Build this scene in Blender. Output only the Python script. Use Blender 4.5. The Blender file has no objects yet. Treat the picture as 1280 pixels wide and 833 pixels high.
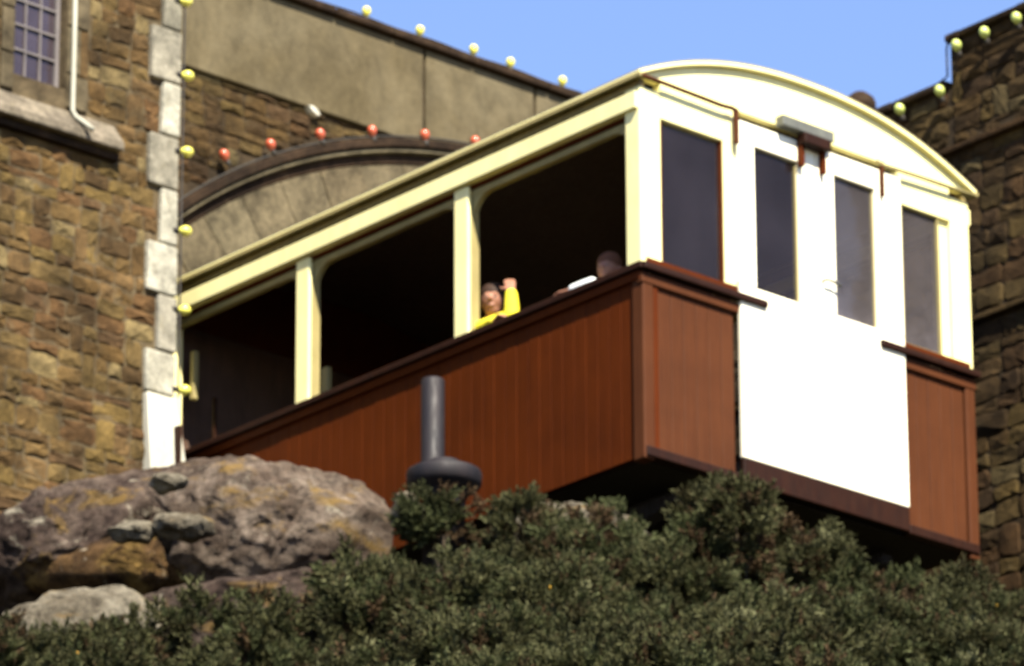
import bpy, bmesh, math, random
import numpy as np
from mathutils import Vector, Matrix, noise
from math import pi, sin, cos, radians as R
random.seed(7); rng = np.random.default_rng(7)
C = bpy.context.scene.collection
S = bpy.context.scene

# ---------------------------------------------------------------- camera
# World frame: X runs along the car's front, Y along its side (away), Z up.
# The origin is the foot of the car corner nearest to the camera.
F_PX = 6730.69; PITCH = R(18.912689); ROLL = R(-.230529); DY = 253.765; YAW = R(48.566865)
c0 = np.array([.550505, 21, 7.547311]) * 1.35
Mb = np.array([[sin(YAW), cos(YAW), 0], [-cos(YAW), sin(YAW), 0], [0, 0, 1]])
fw = Mb @ np.array([0, cos(PITCH), sin(PITCH)]); up = Mb @ np.array([0, -sin(PITCH), cos(PITCH)]); rt = Mb @ np.array([1., 0, 0])
rt2 = rt * cos(ROLL) + up * sin(ROLL); up2 = up * cos(ROLL) - rt * sin(ROLL)
CAM = -(Mb @ c0)
cd = bpy.data.cameras.new('camera'); cam = bpy.data.objects.new('camera', cd); C.objects.link(cam)
m3 = Matrix((rt2, up2, -fw)).transposed()
cam.matrix_world = Matrix.Translation(Vector(CAM)) @ m3.to_4x4()
cd.sensor_width = 36; cd.lens = F_PX / 1280 * 36; cd.shift_y = DY / 1280
cd.clip_start = .1; cd.clip_end = 3000
cd.dof.use_dof = True; cd.dof.focus_distance = 14.0; cd.dof.aperture_fstop = 9.5
S.camera = cam

# ---------------------------------------------------------------- light
SUN = Vector((-.235, -.62, .75)).normalized()
el = math.asin(SUN.z); az = math.atan2(SUN.x, SUN.y)
w = bpy.data.worlds.new('World'); S.world = w; w.use_nodes = True
nt = w.node_tree; nt.nodes.clear()
sky = nt.nodes.new('ShaderNodeTexSky'); sky.sky_type = 'NISHITA'; sky.sun_disc = False
sky.sun_elevation = el; sky.sun_rotation = az; sky.altitude = 50
sky.air_density = 1.0; sky.dust_density = .15; sky.ozone_density = 5.0
bg = nt.nodes.new('ShaderNodeBackground'); bg.inputs[1].default_value = .079
wo = nt.nodes.new('ShaderNodeOutputWorld')
tint = nt.nodes.new('ShaderNodeMix'); tint.data_type = 'RGBA'; tint.blend_type = 'MULTIPLY'; tint.inputs[0].default_value = 1; tint.inputs[7].default_value = (1.07, .955, 1, 1)
nt.links.new(sky.outputs[0], tint.inputs[6]); nt.links.new(tint.outputs[2], bg.inputs[0]); nt.links.new(bg.outputs[0], wo.inputs[0])
ld = bpy.data.lights.new('sun', 'SUN'); ld.energy = 4.8; ld.angle = R(.5); ld.color = (1, .91, .76)
lo = bpy.data.objects.new('sun', ld); C.objects.link(lo)
lo.rotation_euler = SUN.to_track_quat('Z', 'Y').to_euler(); lo.location = (-10, -10, 20)
S.view_settings.view_transform = 'Standard'; S.view_settings.look = 'None'
S.view_settings.exposure = 1.8; S.view_settings.gamma = 1

# ---------------------------------------------------------------- helpers
def ray(x, y):
    d = fw * F_PX + rt2 * (x - 640) - up2 * (y - 416.5 - DY); return d / np.linalg.norm(d)
def on(x, y, axis, val):
    d = ray(x, y); return CAM + d * (val - CAM[axis]) / d[axis]
HU = np.array([fw[0], fw[1], 0]); HU /= np.linalg.norm(HU); HV = np.array([HU[1], -HU[0], 0])
def at_u(x, y, u):
    d = ray(x, y); return CAM + d * u / (d @ HU)

def tag(o, label=None, cat=None, group=None, kind=None):
    if label: o['label'] = label
    if cat: o['category'] = cat
    if group: o['group'] = group
    if kind: o['kind'] = kind
    return o
def empty(name, loc=(0, 0, 0), label=None, cat=None, group=None):
    o = bpy.data.objects.new(name, None); C.objects.link(o); o.location = loc
    o.empty_display_size = .1
    return tag(o, label, cat, group)

class MB:
    def __init__(s): s.v = []; s.f = []
    def add(s, v, f):
        b = len(s.v); s.v += [tuple(p) for p in v]; s.f += [tuple(i + b for i in q) for q in f]; return s
    def box(s, x0, x1, y0, y1, z0, z1):
        return s.add([(x0,y0,z0),(x1,y0,z0),(x1,y1,z0),(x0,y1,z0),(x0,y0,z1),(x1,y0,z1),(x1,y1,z1),(x0,y1,z1)],
                     [(0,3,2,1),(4,5,6,7),(0,1,5,4),(1,2,6,5),(2,3,7,6),(3,0,4,7)])
    def prism(s, pts, axis, a, b):
        n = len(pts)
        def p(u, v, w):
            return {0: (w, u, v), 1: (u, w, v), 2: (u, v, w)}[axis]
        v = [p(q[0], q[1], a) for q in pts] + [p(q[0], q[1], b) for q in pts]
        f = [tuple(range(n))[::-1], tuple(range(n, 2 * n))] + [(i, (i + 1) % n, n + (i + 1) % n, n + i) for i in range(n)]
        return s.add(v, f)
    def tube(s, pts, r, n=8, caps=True):
        pts = [Vector(p) for p in pts]; rs = r if isinstance(r, (list, tuple)) else [r] * len(pts)
        V = []; prev = None
        for i, p in enumerate(pts):
            d = (pts[min(i + 1, len(pts) - 1)] - pts[max(i - 1, 0)]).normalized()
            if prev is None:
                a = d.orthogonal().normalized()
            else:
                a = (prev - d * prev.dot(d)).normalized()
            prev = a; b = d.cross(a)
            V += [p + (a * cos(2 * pi * k / n) + b * sin(2 * pi * k / n)) * rs[i] for k in range(n)]
        Fc = [(i * n + k, i * n + (k + 1) % n, (i + 1) * n + (k + 1) % n, (i + 1) * n + k) for i in range(len(pts) - 1) for k in range(n)]
        if caps: Fc += [tuple(range(n))[::-1], tuple(range((len(pts) - 1) * n, len(pts) * n))]
        return s.add(V, Fc)
    def lathe(s, prof, c=(0, 0, 0), n=24):
        V = [(c[0] + r * cos(2 * pi * k / n), c[1] + r * sin(2 * pi * k / n), c[2] + z) for r, z in prof for k in range(n)]
        m = len(prof)
        Fc = [(i * n + k, i * n + (k + 1) % n, (i + 1) * n + (k + 1) % n, (i + 1) * n + k) for i in range(m - 1) for k in range(n)]
        Fc += [tuple(range(n))[::-1], tuple(range((m - 1) * n, m * n))]
        return s.add(V, Fc)
    def sphere(s, c, r, n=10, m=7):
        rx, ry, rz = r if isinstance(r, (tuple, list)) else (r, r, r)
        V = [(c[0], c[1], c[2] - rz)]
        for i in range(1, m):
            a = -pi / 2 + pi * i / m
            V += [(c[0] + rx * cos(a) * cos(2 * pi * k / n), c[1] + ry * cos(a) * sin(2 * pi * k / n), c[2] + rz * sin(a)) for k in range(n)]
        V.append((c[0], c[1], c[2] + rz)); L = len(V) - 1
        Fc = [(0, 1 + (k + 1) % n, 1 + k) for k in range(n)]
        for i in range(m - 2):
            a = 1 + i * n; Fc += [(a + k, a + (k + 1) % n, a + n + (k + 1) % n, a + n + k) for k in range(n)]
        a = 1 + (m - 2) * n; Fc += [(a + k, a + (k + 1) % n, L) for k in range(n)]
        return s.add(V, Fc)
    def mesh(s, name, mat, smooth=False):
        me = bpy.data.meshes.new(name); me.from_pydata(s.v, [], s.f); me.validate()
        bm = bmesh.new(); bm.from_mesh(me); bmesh.ops.recalc_face_normals(bm, faces=bm.faces); bm.to_mesh(me); bm.free()
        if mat: me.materials.append(mat)
        if smooth: me.polygons.foreach_set('use_smooth', [True] * len(me.polygons))
        return me
    def build(s, name, mat, parent=None, bevel=0, smooth=False, label=None):
        o = bpy.data.objects.new(name, s.mesh(name, mat, smooth)); C.objects.link(o); o.parent = parent
        if bevel:
            b = o.modifiers.new('bevel', 'BEVEL'); b.width = bevel; b.segments = 2; b.limit_method = 'ANGLE'; b.angle_limit = R(40)
        if label: o['label'] = label
        return o
def link_mesh(name, me, parent, loc=(0, 0, 0)):
    o = bpy.data.objects.new(name, me); C.objects.link(o); o.parent = parent; o.location = loc; return o

# ---------------------------------------------------------------- materials
def N(nt, t, **k):
    n = nt.nodes.new(t)
    for a, b in k.items(): setattr(n, a, b)
    return n
def new_mat(name, rough=.7, spec=.3):
    m = bpy.data.materials.new(name); m.use_nodes = True; t = m.node_tree
    b = t.nodes['Principled BSDF']; b.inputs['Roughness'].default_value = rough
    b.inputs['Specular IOR Level'].default_value = spec
    return m, t, b
def coords(t, scale=(1, 1, 1), kind='Object'):
    tc = N(t, 'ShaderNodeTexCoord'); mp = N(t, 'ShaderNodeMapping'); mp.inputs['Scale'].default_value = scale
    t.links.new(tc.outputs[kind], mp.inputs[0]); return mp.outputs[0]
def geo(t, scale=(1, 1, 1)):
    g = N(t, 'ShaderNodeNewGeometry'); mp = N(t, 'ShaderNodeMapping'); mp.inputs['Scale'].default_value = scale
    t.links.new(g.outputs['Position'], mp.inputs[0]); return mp.outputs[0]
def nz(t, vec, scale, detail=4, rough=.6, dist=0):
    n = N(t, 'ShaderNodeTexNoise'); n.inputs['Scale'].default_value = scale; n.inputs['Detail'].default_value = detail
    n.inputs['Roughness'].default_value = rough; n.inputs['Distortion'].default_value = dist
    t.links.new(vec, n.inputs['Vector']); return n.outputs['Fac']
def ramp(t, fac, stops, interp='LINEAR'):
    r = N(t, 'ShaderNodeValToRGB'); r.color_ramp.interpolation = interp
    e = r.color_ramp.elements
    while len(e) < len(stops): e.new(.5)
    for q, (p, c) in zip(e, stops):
        q.position = p; q.color = (*(c if isinstance(c, (tuple, list)) else (c,) * 3), 1)
    t.links.new(fac, r.inputs[0]); return r.outputs[0]
def mix(t, fac, a, b, mode='MIX'):
    n = N(t, 'ShaderNodeMix', data_type='RGBA', blend_type=mode)
    for s_, v in ((0, fac), (6, a), (7, b)):
        if isinstance(v, (int, float)): n.inputs[s_].default_value = v
        elif isinstance(v, tuple): n.inputs[s_].default_value = (*v, 1)
        else: t.links.new(v, n.inputs[s_])
    return n.outputs[2]
def bump(t, b, h, strength=.4, dist=.01):
    n = N(t, 'ShaderNodeBump'); n.inputs['Strength'].default_value = strength; n.inputs['Distance'].default_value = dist
    t.links.new(h, n.inputs['Height']); t.links.new(n.outputs[0], b.inputs['Normal'])

def paint(name, col, col2, rough=.45, streak=(6, 6, 1.2), amt=.5, spec=.4, grime=.25):
    m, t, b = new_mat(name, rough, spec)
    v = geo(t, streak); f = ramp(t, nz(t, v, 3, 5, .65), [(.35, 0.), (.7, 1.)])
    c = mix(t, f, col, col2)
    g = ramp(t, nz(t, geo(t), 2.2, 6, .7), [(.42, 1.), (.75, 1 - grime)])
    c = mix(t, 1., c, g, 'MULTIPLY')
    t.links.new(c, b.inputs['Base Color'])
    rr = ramp(t, nz(t, v, 9, 3), [(.3, rough - .1), (.7, rough + .15)]); t.links.new(rr, b.inputs['Roughness'])
    bump(t, b, nz(t, v, 14, 4), .15, .004)
    return m
M = {}
M['cream'] = paint('cream_paint', (.83, .77, .38), (.78, .71, .33), .4, (5, 5, 1), grime=.14)
M['buff'] = paint('darker_buff', (.30, .25, .10), (.24, .20, .08), .55, grime=.2)  # darker than the cream; post reveals, window heads and small trim
M['eave'] = paint('shaded_eave_buff', (.22, .17, .06), (.16, .12, .045), .6)  # shade band under the roof edge, painted as a dark buff
M['white'] = paint('white_door_paint', (.84, .80, .62), (.80, .75, .56), .35, (4, 4, 1), grime=.08)
M['brown'] = paint('brown_paint', (.070, .0138, .0008), (.056, .0105, .0005), .55, (16, 16, .7), spec=.08, grime=.3)
M['brown2'] = paint('brown_greyer_paint', (0.0663, 0.0207, 0.0059), (0.0546, 0.016, 0.0043), .65, (16, 16, .7), spec=.12, grime=.3)  # greyer brown than the side boards, mainly for the front
M['browntrim'] = paint('dark_brown_trim_paint', (0.0203, 0.0055, 0.0016), (0.0125, 0.0035, 0.0012), .6, spec=.15, grime=.3)
M['inner'] = paint('varnished_inner_boards', (.085, .050, .034), (.060, .035, .024), .5, grime=.3)
M['black'] = paint('black_ironwork', (.0045, .004, .006), (.013, .009, .010), .62, spec=.3, grime=.2)
M['under'] = paint('tarred_underframe', (.006, .004, .003), (.010, .007, .005), .9, grime=.4)
M['bar'] = paint('old_grey_glazing_paint', (.13, .115, .11), (.09, .08, .08), .7)
M['pipe'] = paint('off_white_pipe_paint', (.30, .295, .23), (.23, .225, .18), .6)
M['steel'] = paint('galvanised_plate', (0.1248, 0.1326, 0.1092), (0.078, 0.078, 0.0702), .45, grime=.3)
M['wframe'] = paint('chalky_white_frame', (.50, .49, .40), (.36, .35, .29), .6, grime=.3)
M['cable'] = paint('weathered_cable', (.02, .017, .012), (.03, .025, .02), .7)

def stone(name, cols, rnd=True, lich=.25, dark=1.):
    m, t, b = new_mat(name, .92, .12)
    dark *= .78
    oi = N(t, 'ShaderNodeObjectInfo')
    P = geo(t)
    n = len(cols)
    if rnd: base = ramp(t, oi.outputs['Random'], [((i) / n, tuple(c * dark for c in k)) for i, k in enumerate(cols)], 'CONSTANT')
    else: base = ramp(t, nz(t, P, 5, 3, .6), [(.3 + .4 * i / max(1, n - 1), tuple(c * dark for c in k)) for i, k in enumerate(cols)])
    a = ramp(t, nz(t, P, 9, 6, .7), [(.28, .45), (.5, 1.), (.75, 1.5)])
    c = mix(t, 1., base, a, 'MULTIPLY')
    c2 = ramp(t, nz(t, P, 38, 5, .75), [(.3, .6), (.55, 1.), (.72, 1.5)]); c = mix(t, .8, c, c2, 'MULTIPLY')
    l = ramp(t, nz(t, P, 6.5, 7, .72, .4), [(.56, 0.), (.68, lich)]); c = mix(t, l, c, tuple(k * dark for k in (.20, .17, .095)))
    l = ramp(t, nz(t, geo(t, (1.3, 1.3, 1.1)), 2.1, 5, .65), [(.35, .55), (.6, 1.12)]); c = mix(t, 1., c, l, 'MULTIPLY')
    t.links.new(c, b.inputs['Base Color'])
    bump(t, b, nz(t, P, 26, 8, .72), .8, .012)
    return m
BROWN_ST = [tuple(q * w_ for q, w_ in zip(k_, (1.0, .98, .78))) for k_ in [(.088, .052, .025), (.115, .073, .034), (.062, .036, .020), (.135, .094, .045), (.078, .045, .030), (.105, .062, .026),
            (.052, .031, .018), (.095, .066, .030), (.125, .078, .042), (.21, .165, .095), (.10, .052, .028), (.145, .10, .04)]]
BROWN_ST = [tuple(q * .66 + m_ * .34 for q, m_ in zip(k_, (.098, .063, .022))) for k_ in BROWN_ST]
M['rubble'] = stone('brown_sandstone_rubble', BROWN_ST)
M['rubble_dark'] = stone('darker_sandstone_rubble', BROWN_ST, dark=.50, lich=.15)  # same stone colours, darkened evenly for the right wall
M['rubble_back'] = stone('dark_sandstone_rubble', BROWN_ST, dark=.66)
M['rubble_mass'] = stone('sandstone_mass', BROWN_ST[:5], rnd=False)
M['mortar'] = stone('lime_mortar', [(.13, .10, .055), (.09, .065, .036)], rnd=False, lich=.1)
M['mortar_dark'] = stone('dark_mortar', [(.060, .042, .023), (.040, .028, .016)], rnd=False, lich=.1)
M['pale'] = stone('pale_quoin_stone', [(.28, .26, .20), (.38, .365, .29), (.24, .225, .17), (.33, .31, .245)], lich=.5)
M['ashlar'] = stone('buff_ashlar', [(.122, .10, .060), (.134, .112, .068), (.115, .092, .054)], lich=.2)
M['darkstone'] = stone('damp_dark_coping', [(.040, .024, .013), (.028, .017, .010)], rnd=False, lich=.1)
M['sill'] = stone('grey_sill_stone', [(.21, .18, .13), (.16, .135, .10)], rnd=False, lich=.3)

def render_mat():
    m, t, b = new_mat('weathered_cement_render', .93, .1)
    P = geo(t)
    c = ramp(t, nz(t, P, 1.7, 6, .62, .3), [(.32, (0.066, 0.0525, 0.0277)), (.5, (0.081, 0.066, 0.0375)), (.68, (0.1013, 0.0848, 0.051))])
    s = ramp(t, nz(t, geo(t, (1.5, 1.5, .8)), 2.3, 7, .68, .8), [(.32, .68), (.5, 1.), (.70, 1.3)]); c = mix(t, 1., c, s, 'MULTIPLY')
    s = ramp(t, nz(t, P, 22, 6, .7), [(.3, .8), (.7, 1.2)]); c = mix(t, .7, c, s, 'MULTIPLY')
    t.links.new(c, b.inputs['Base Color']); bump(t, b, nz(t, P, 30, 7, .7), .5, .006); return m
M['render'] = render_mat()

def rock_mat(name, hue=0):
    m, t, b = new_mat(name, .95, .1)
    P = geo(t)
    lo_, mid, hi = [((0.026, 0.017, 0.0115), (0.068, 0.050, 0.037), (0.145, 0.116, 0.090)), ((0.0128, 0.008, 0.0064), (0.0336, 0.0232, 0.0184), (0.08, 0.06, 0.0464)),
                    ((0.04, 0.032, 0.0216), (0.084, 0.072, 0.0512), (0.16, 0.144, 0.108)), ((0.0096, 0.0064, 0.004), (0.036, 0.0208, 0.0096), (0.08, 0.0464, 0.0192))][hue]
    c = ramp(t, nz(t, P, 3.0, 9, .72, .5), [(.30, lo_), (.46, mid), (.62, hi), (.75, tuple(k * 1.25 for k in hi))])
    s = ramp(t, nz(t, P, 15, 8, .8), [(.36, .28), (.5, 1.), (.66, 1.6)]); c = mix(t, .95, c, s, 'MULTIPLY')
    l = ramp(t, nz(t, geo(t, (1, 1, 1.6)), 2.3, 6, .7, .6), [(.55, 0.), (.64, .8)]); c = mix(t, l, c, (.15, .095, .028))
    l = ramp(t, nz(t, P, 4.6, 6, .75, 1.), [(.60, 0.), (.68, .75)]); c = mix(t, l, c, (.27, .245, .185))
    cr = N(t, 'ShaderNodeTexVoronoi', feature='DISTANCE_TO_EDGE'); cr.inputs['Scale'].default_value = 3.2
    d = N(t, 'ShaderNodeMixRGB'); d.inputs[0].default_value = .25; t.links.new(P, d.inputs[1])
    nn = N(t, 'ShaderNodeTexNoise'); nn.inputs['Scale'].default_value = 3; nn.inputs['Detail'].default_value = 6; t.links.new(P, nn.inputs[0]); t.links.new(nn.outputs[1], d.inputs[2])
    t.links.new(d.outputs[0], cr.inputs['Vector'])
    k = ramp(t, cr.outputs['Distance'], [(0., .55), (.02, 1.)]); c = mix(t, .25, c, k, 'MULTIPLY')
    t.links.new(c, b.inputs['Base Color'])
    h = mix(t, .5, nz(t, P, 11, 10, .75), k, 'MULTIPLY')
    bump(t, b, h, 1., .035); return m
M['rock'] = rock_mat('lichened_rock', 0); M['rock_dark'] = rock_mat('purple_brown_rock', 1); M['rock_pale'] = rock_mat('pale_rock', 2)

M['rock_orange'] = rock_mat('orange_lichened_rock', 3)
def soil():
    m, t, b = new_mat('hillside_earth_and_turf', .97, .05)
    P = geo(t)
    c = ramp(t, nz(t, P, .9, 8, .7), [(.35, (.020, .014, .008)), (.5, (.032, .026, .012)), (.65, (.045, .045, .018))])
    s = ramp(t, nz(t, P, 14, 5, .7), [(.3, .5), (.7, 1.5)]); c = mix(t, .8, c, s, 'MULTIPLY')
    t.links.new(c, b.inputs['Base Color']); bump(t, b, nz(t, P, 6, 9, .75), 1., .08); return m
M['soil'] = soil()
def leafm(name, cols):
    m, t, b = new_mat(name, .75, .1)
    P = geo(t)
    c = ramp(t, nz(t, P, 2.6, 6, .75), [(.34 + .32 * i / (len(cols) - 1), k) for i, k in enumerate(cols)])
    s = ramp(t, nz(t, P, 55, 2, .6), [(.3, .55), (.5, 1.), (.7, 1.6)]); c = mix(t, 1., c, s, 'MULTIPLY')
    t.links.new(c, b.inputs['Base Color'])
    tr = N(t, 'ShaderNodeBsdfTranslucent'); t.links.new(c, tr.inputs[0])
    mx = N(t, 'ShaderNodeMixShader'); mx.inputs[0].default_value = .18
    o = t.nodes['Material Output']; t.links.new(b.outputs[0], mx.inputs[1]); t.links.new(tr.outputs[0], mx.inputs[2]); t.links.new(mx.outputs[0], o.inputs[0])
    return m
M['gorse'] = leafm('gorse_spines', [(0.0257, 0.0190, 0.0074), (0.0332, 0.0332, 0.0133), (0.0528, 0.0538, 0.0221), (0.1132, 0.1123, 0.0552)])
M['gorse_b'] = leafm('gorse_spines_greener', [(0.0221, 0.0186, 0.0072), (0.0295, 0.0333, 0.0130), (0.0458, 0.0526, 0.0202), (0.0922, 0.0968, 0.0446)])
M['deadgorse'] = leafm('dead_brown_spines', [(.030, .018, .009), (.052, .033, .016), (.075, .052, .028)])
M['twig'] = paint('gorse_wood', (.030, .020, .012), (.05, .035, .02), .9)
M['petal'] = paint('gorse_flower', (.42, .26, .02), (.35, .17, .02), .6)

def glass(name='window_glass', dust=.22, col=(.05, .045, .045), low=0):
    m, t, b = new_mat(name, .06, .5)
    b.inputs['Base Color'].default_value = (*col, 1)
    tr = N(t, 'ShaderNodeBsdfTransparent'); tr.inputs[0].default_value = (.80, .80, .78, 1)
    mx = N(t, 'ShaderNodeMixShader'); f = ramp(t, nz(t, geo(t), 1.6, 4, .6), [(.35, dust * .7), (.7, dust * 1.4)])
    if low:   # pale reflection painted into the lower part of the pane
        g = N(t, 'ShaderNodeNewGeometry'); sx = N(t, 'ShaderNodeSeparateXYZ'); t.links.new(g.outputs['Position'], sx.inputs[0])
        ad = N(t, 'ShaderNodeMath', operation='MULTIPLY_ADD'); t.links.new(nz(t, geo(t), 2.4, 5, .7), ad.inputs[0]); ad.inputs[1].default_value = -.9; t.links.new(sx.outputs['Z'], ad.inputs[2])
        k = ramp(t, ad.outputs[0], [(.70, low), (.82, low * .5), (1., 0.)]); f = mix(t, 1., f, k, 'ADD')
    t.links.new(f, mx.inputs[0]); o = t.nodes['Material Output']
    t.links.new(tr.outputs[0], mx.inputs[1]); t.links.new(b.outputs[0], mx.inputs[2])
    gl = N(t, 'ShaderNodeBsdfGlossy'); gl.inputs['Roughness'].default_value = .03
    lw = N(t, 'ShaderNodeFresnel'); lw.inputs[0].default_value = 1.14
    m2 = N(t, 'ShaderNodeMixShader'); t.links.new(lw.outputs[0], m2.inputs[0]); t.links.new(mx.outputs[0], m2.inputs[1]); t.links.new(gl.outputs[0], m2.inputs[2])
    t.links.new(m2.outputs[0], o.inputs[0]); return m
M['glass'] = glass('window_glass', .15, (.056, .044, .048))
M['glass_refl'] = glass('painted_reflection_glass', .34, (.085, .076, .080), low=.55)  # end panes with a pale low reflection put into the glass colour
M['glass_t'] = glass('tower_window_glass', .92, (.040, .031, .038))
def plain(name, col, rough=.5, spec=.4, sss=0):
    m, t, b = new_mat(name, rough, spec)
    c = mix(t, nz(t, geo(t), 30, 4), tuple(k * .82 for k in col), tuple(min(1, k * 1.15) for k in col))
    t.links.new(c, b.inputs['Base Color'])
    if sss: b.inputs['Subsurface Weight'].default_value = sss; b.inputs['Subsurface Scale'].default_value = .01
    return m
M['bulb_y'] = plain('yellow_lacquered_bulb', (.62, .58, .10), .22, .6)
M['bulb_g'] = plain('greenish_yellow_bulb', (.50, .58, .16), .22, .6)
M['bulb_r'] = plain('red_lacquered_bulb', (.42, .085, .04), .25, .6)
M['skin'] = plain('skin', (.25, .115, .07), .55, .35, .1)
M['yellow_cloth'] = plain('yellow_jersey', (.72, .62, .04), .85, .1)
M['white_cloth'] = plain('white_shirt', (.62, .66, .66), .85, .1)
M['hair'] = plain('dark_brown_hair', (.03, .015, .009), .7, .2)
M['hair2'] = plain('auburn_hair', (.10, .04, .02), .7, .2)
M['trouser'] = plain('dark_trousers', (.02, .022, .035), .9, .1)

# ---------------------------------------------------------------- hillside
def ground_z(x, y):
    u = (x - CAM[0]) * HU[0] + (y - CAM[1]) * HU[1]
    z = float(np.interp(u, [-400, -40, 0, 12, 23, 26, 28.35, 31, 36, 60, 400], [-40, -20, -11.8, -7.9, -4.0, -2.35, -1.35, -.25, -.1, 0, 6]))
    k = min(1, max(0, (x + .75) / .35)) * min(1, max(0, (y + .6) / .5))
    z = z * (1 - k) + min(z, -.8) * k
    return z
def make_ground():
    xs = np.concatenate([np.linspace(-500, -30, 20), np.linspace(-29, -8, 43)[:-1], np.linspace(-8, 6, 113), np.linspace(7, 40, 30), np.linspace(60, 500, 12)])
    ys = np.concatenate([np.linspace(-500, -30, 20), np.linspace(-29, -8, 43)[:-1], np.linspace(-8, 8, 129), np.linspace(9, 40, 28), np.linspace(60, 500, 12)])
    V = []; nx = len(xs)
    for y in ys:
        for x in xs:
            near = max(0, 1 - (abs(x + 2) + abs(y)) / 60)
            n = noise.fractal(Vector((x * .5, y * .5, 3)), 1, 2, 5) * .16 * near + noise.noise(Vector((x * .03, y * .03, 0))) * 2 * (1 - near)
            if math.hypot(x - CAM[0], y - CAM[1]) < 6: n = min(n, 0)
            V.append((x, y, ground_z(x, y) + n))
    Fc = [(j * nx + i, j * nx + i + 1, (j + 1) * nx + i + 1, (j + 1) * nx + i) for j in range(len(ys) - 1) for i in range(nx - 1)]
    m = MB().add(V, Fc); o = m.build('hillside', M['soil'], smooth=True); tag(o, 'steep earthy hillside below the funicular car', None, None, 'structure')
make_ground()

# ---------------------------------------------------------------- masonry
def stone_mesh(pts, base, nrm, depth, proud, r, mat, jit=.006):
    """one dressed rubble stone: outline pts (3-D, flat), pushed proud along nrm, with rounded arris"""
    c = sum(pts, Vector()) / len(pts); n = len(pts)
    back = [p - nrm * depth for p in pts]
    mid = [p + nrm * (proud * .45) for p in pts]
    sz = min((p - c).length for p in pts)
    front = []
    for p in pts:
        d = (c - p); q = p + d * min(.3, r / max(.01, d.length))
        front.append(q + nrm * (proud + random.uniform(-jit, jit)))
    cc = c + nrm * (proud + random.uniform(-jit, jit * 2.5))
    V = back + mid + front + [cc]
    Fc = []
    for a in (0, n):
        Fc += [(a + i, a + (i + 1) % n, a + n + (i + 1) % n, a + n + i) for i in range(n)]
    Fc += [(2 * n + i, 2 * n + (i + 1) % n, 3 * n) for i in range(n)]
    return V, Fc
def outline(u0, u1, v0, v1, j=.007):
    """irregular eight-sided outline of a stone within a cell"""
    w, h = u1 - u0, v1 - v0; c = min(w, h) * .22
    rr = lambda s=1: random.uniform(-j, j) * s
    k = [random.uniform(.3, 1.2) * c for _ in range(4)]
    P = [(u0 + k[0], v0), (u0 + w * random.uniform(.4, .6), v0 + rr(.6)), (u1 - k[1], v0), (u1, v0 + k[1]), (u1, v1 - k[2]), (u1 - k[2], v1),
         (u0 + w * random.uniform(.4, .6), v1 + rr(.6)), (u0 + k[3], v1), (u0, v1 - k[3]), (u0, v0 + k[0])]
    sk = random.uniform(-.12, .12) * h
    return [(a + rr(), b + rr() + sk * ((a - u0) / w - .5)) for a, b in P]
def cells(u0, u1, v0, v1, hmin=.09, hmax=.15, wmin=.11, wmax=.34, tall=.18):
    out = []; v = v0
    while v < v1:
        h1 = random.uniform(hmin, hmax); h2 = random.uniform(hmin, hmax)
        us = [u0 - random.uniform(0, .1)]
        while us[-1] < u1:
            us.append(us[-1] + random.uniform(wmin * 1.6, wmax * 1.5))
        for a, b in zip(us[:-1], us[1:]):
            if random.random() < tall and b - a < wmax * 1.15:
                m_ = a + (b - a) * random.uniform(.4, .6)
                out.append((a, m_, v, v + h1 + h2)) if random.random() < .5 else out.append((a, m_, v, v + (h1 + h2)))
                out.append((m_, b, v, v + h1)); out.append((m_, b, v + h1, v + h1 + h2))
            else:
                sp = v + h1 * random.uniform(.8, 1.25)
                for lo_, hi in ((v, sp), (sp, v + h1 + h2)):
                    if b - a > wmax * .95 and random.random() < .8:
                        m_ = a + (b - a) * random.uniform(.35, .65); out += [(a, m_, lo_, hi), (m_, b, lo_, hi)]
                    else: out.append((a, b, lo_, hi))
        v += h1 + h2
    return out
def lay_stones(parent, rects, to3, nrm, mat, keep, gap=.009, proud=(.008, .03), mass=None):
    """keep(u,v): 0 leave out, 1 single stone, 2 joined to the out-of-view mass"""
    far = MB(); cnt = 0
    for (a, b, c, d) in rects:
        k = keep((a + b) / 2, (c + d) / 2, (a, b, c, d))
        if not k: continue
        if isinstance(k, tuple): a, b, c, d = k; k = 1
        if b - a < .035 or d - c < .03: continue
        P = [to3(u, v) for u, v in outline(a + gap, b - gap, c + gap, d - gap)]
        V, Fc = stone_mesh(P, None, nrm, .05, random.uniform(*proud), random.uniform(.008, .02), mat)
        if k == 1:
            o0 = sum(V, Vector()) / len(V)
            mb = MB().add([v - o0 for v in V], Fc); me = mb.mesh('stone', mat)
            link_mesh('stone', me, parent, o0); cnt += 1
        else: far.add(V, Fc)
    if far.v:
        o = far.build('stonework', mass or mat, parent); o['kind'] = 'stuff'
    return cnt

# ---- tower on the left: faces -Y, right corner at X = XC
YT = 3.96; XC = -.292
tower = empty('stone_tower', (-1.5, YT, .2), 'brown rubble sandstone tower with pale corner stones and a barred window at left', 'tower')
def child_fix(e):   # parts are modelled in world coordinates: keep them in place under a moved empty
    e.location = (0, 0, 0)
child_fix(tower)
def TW(px, py): p = on(px, py, 1, YT); return float(p[0]), float(p[2])
wx0, _ = TW(17, 60); wx1, _ = TW(83, 60); _, wz0 = TW(80, 112); wz1 = 4.62
sx0, _ = TW(-60, 150); sx1, _ = TW(143, 190)
_, szt = TW(100, 150); _, szb = TW(120, 192)
qx = {}
qs = [(0, 38, 0), (38, 105, 1), (105, 172, 0), (172, 238, 1), (238, 308, 0), (308, 372, 1), (372, 443, 0), (443, 498, 1)]
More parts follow.
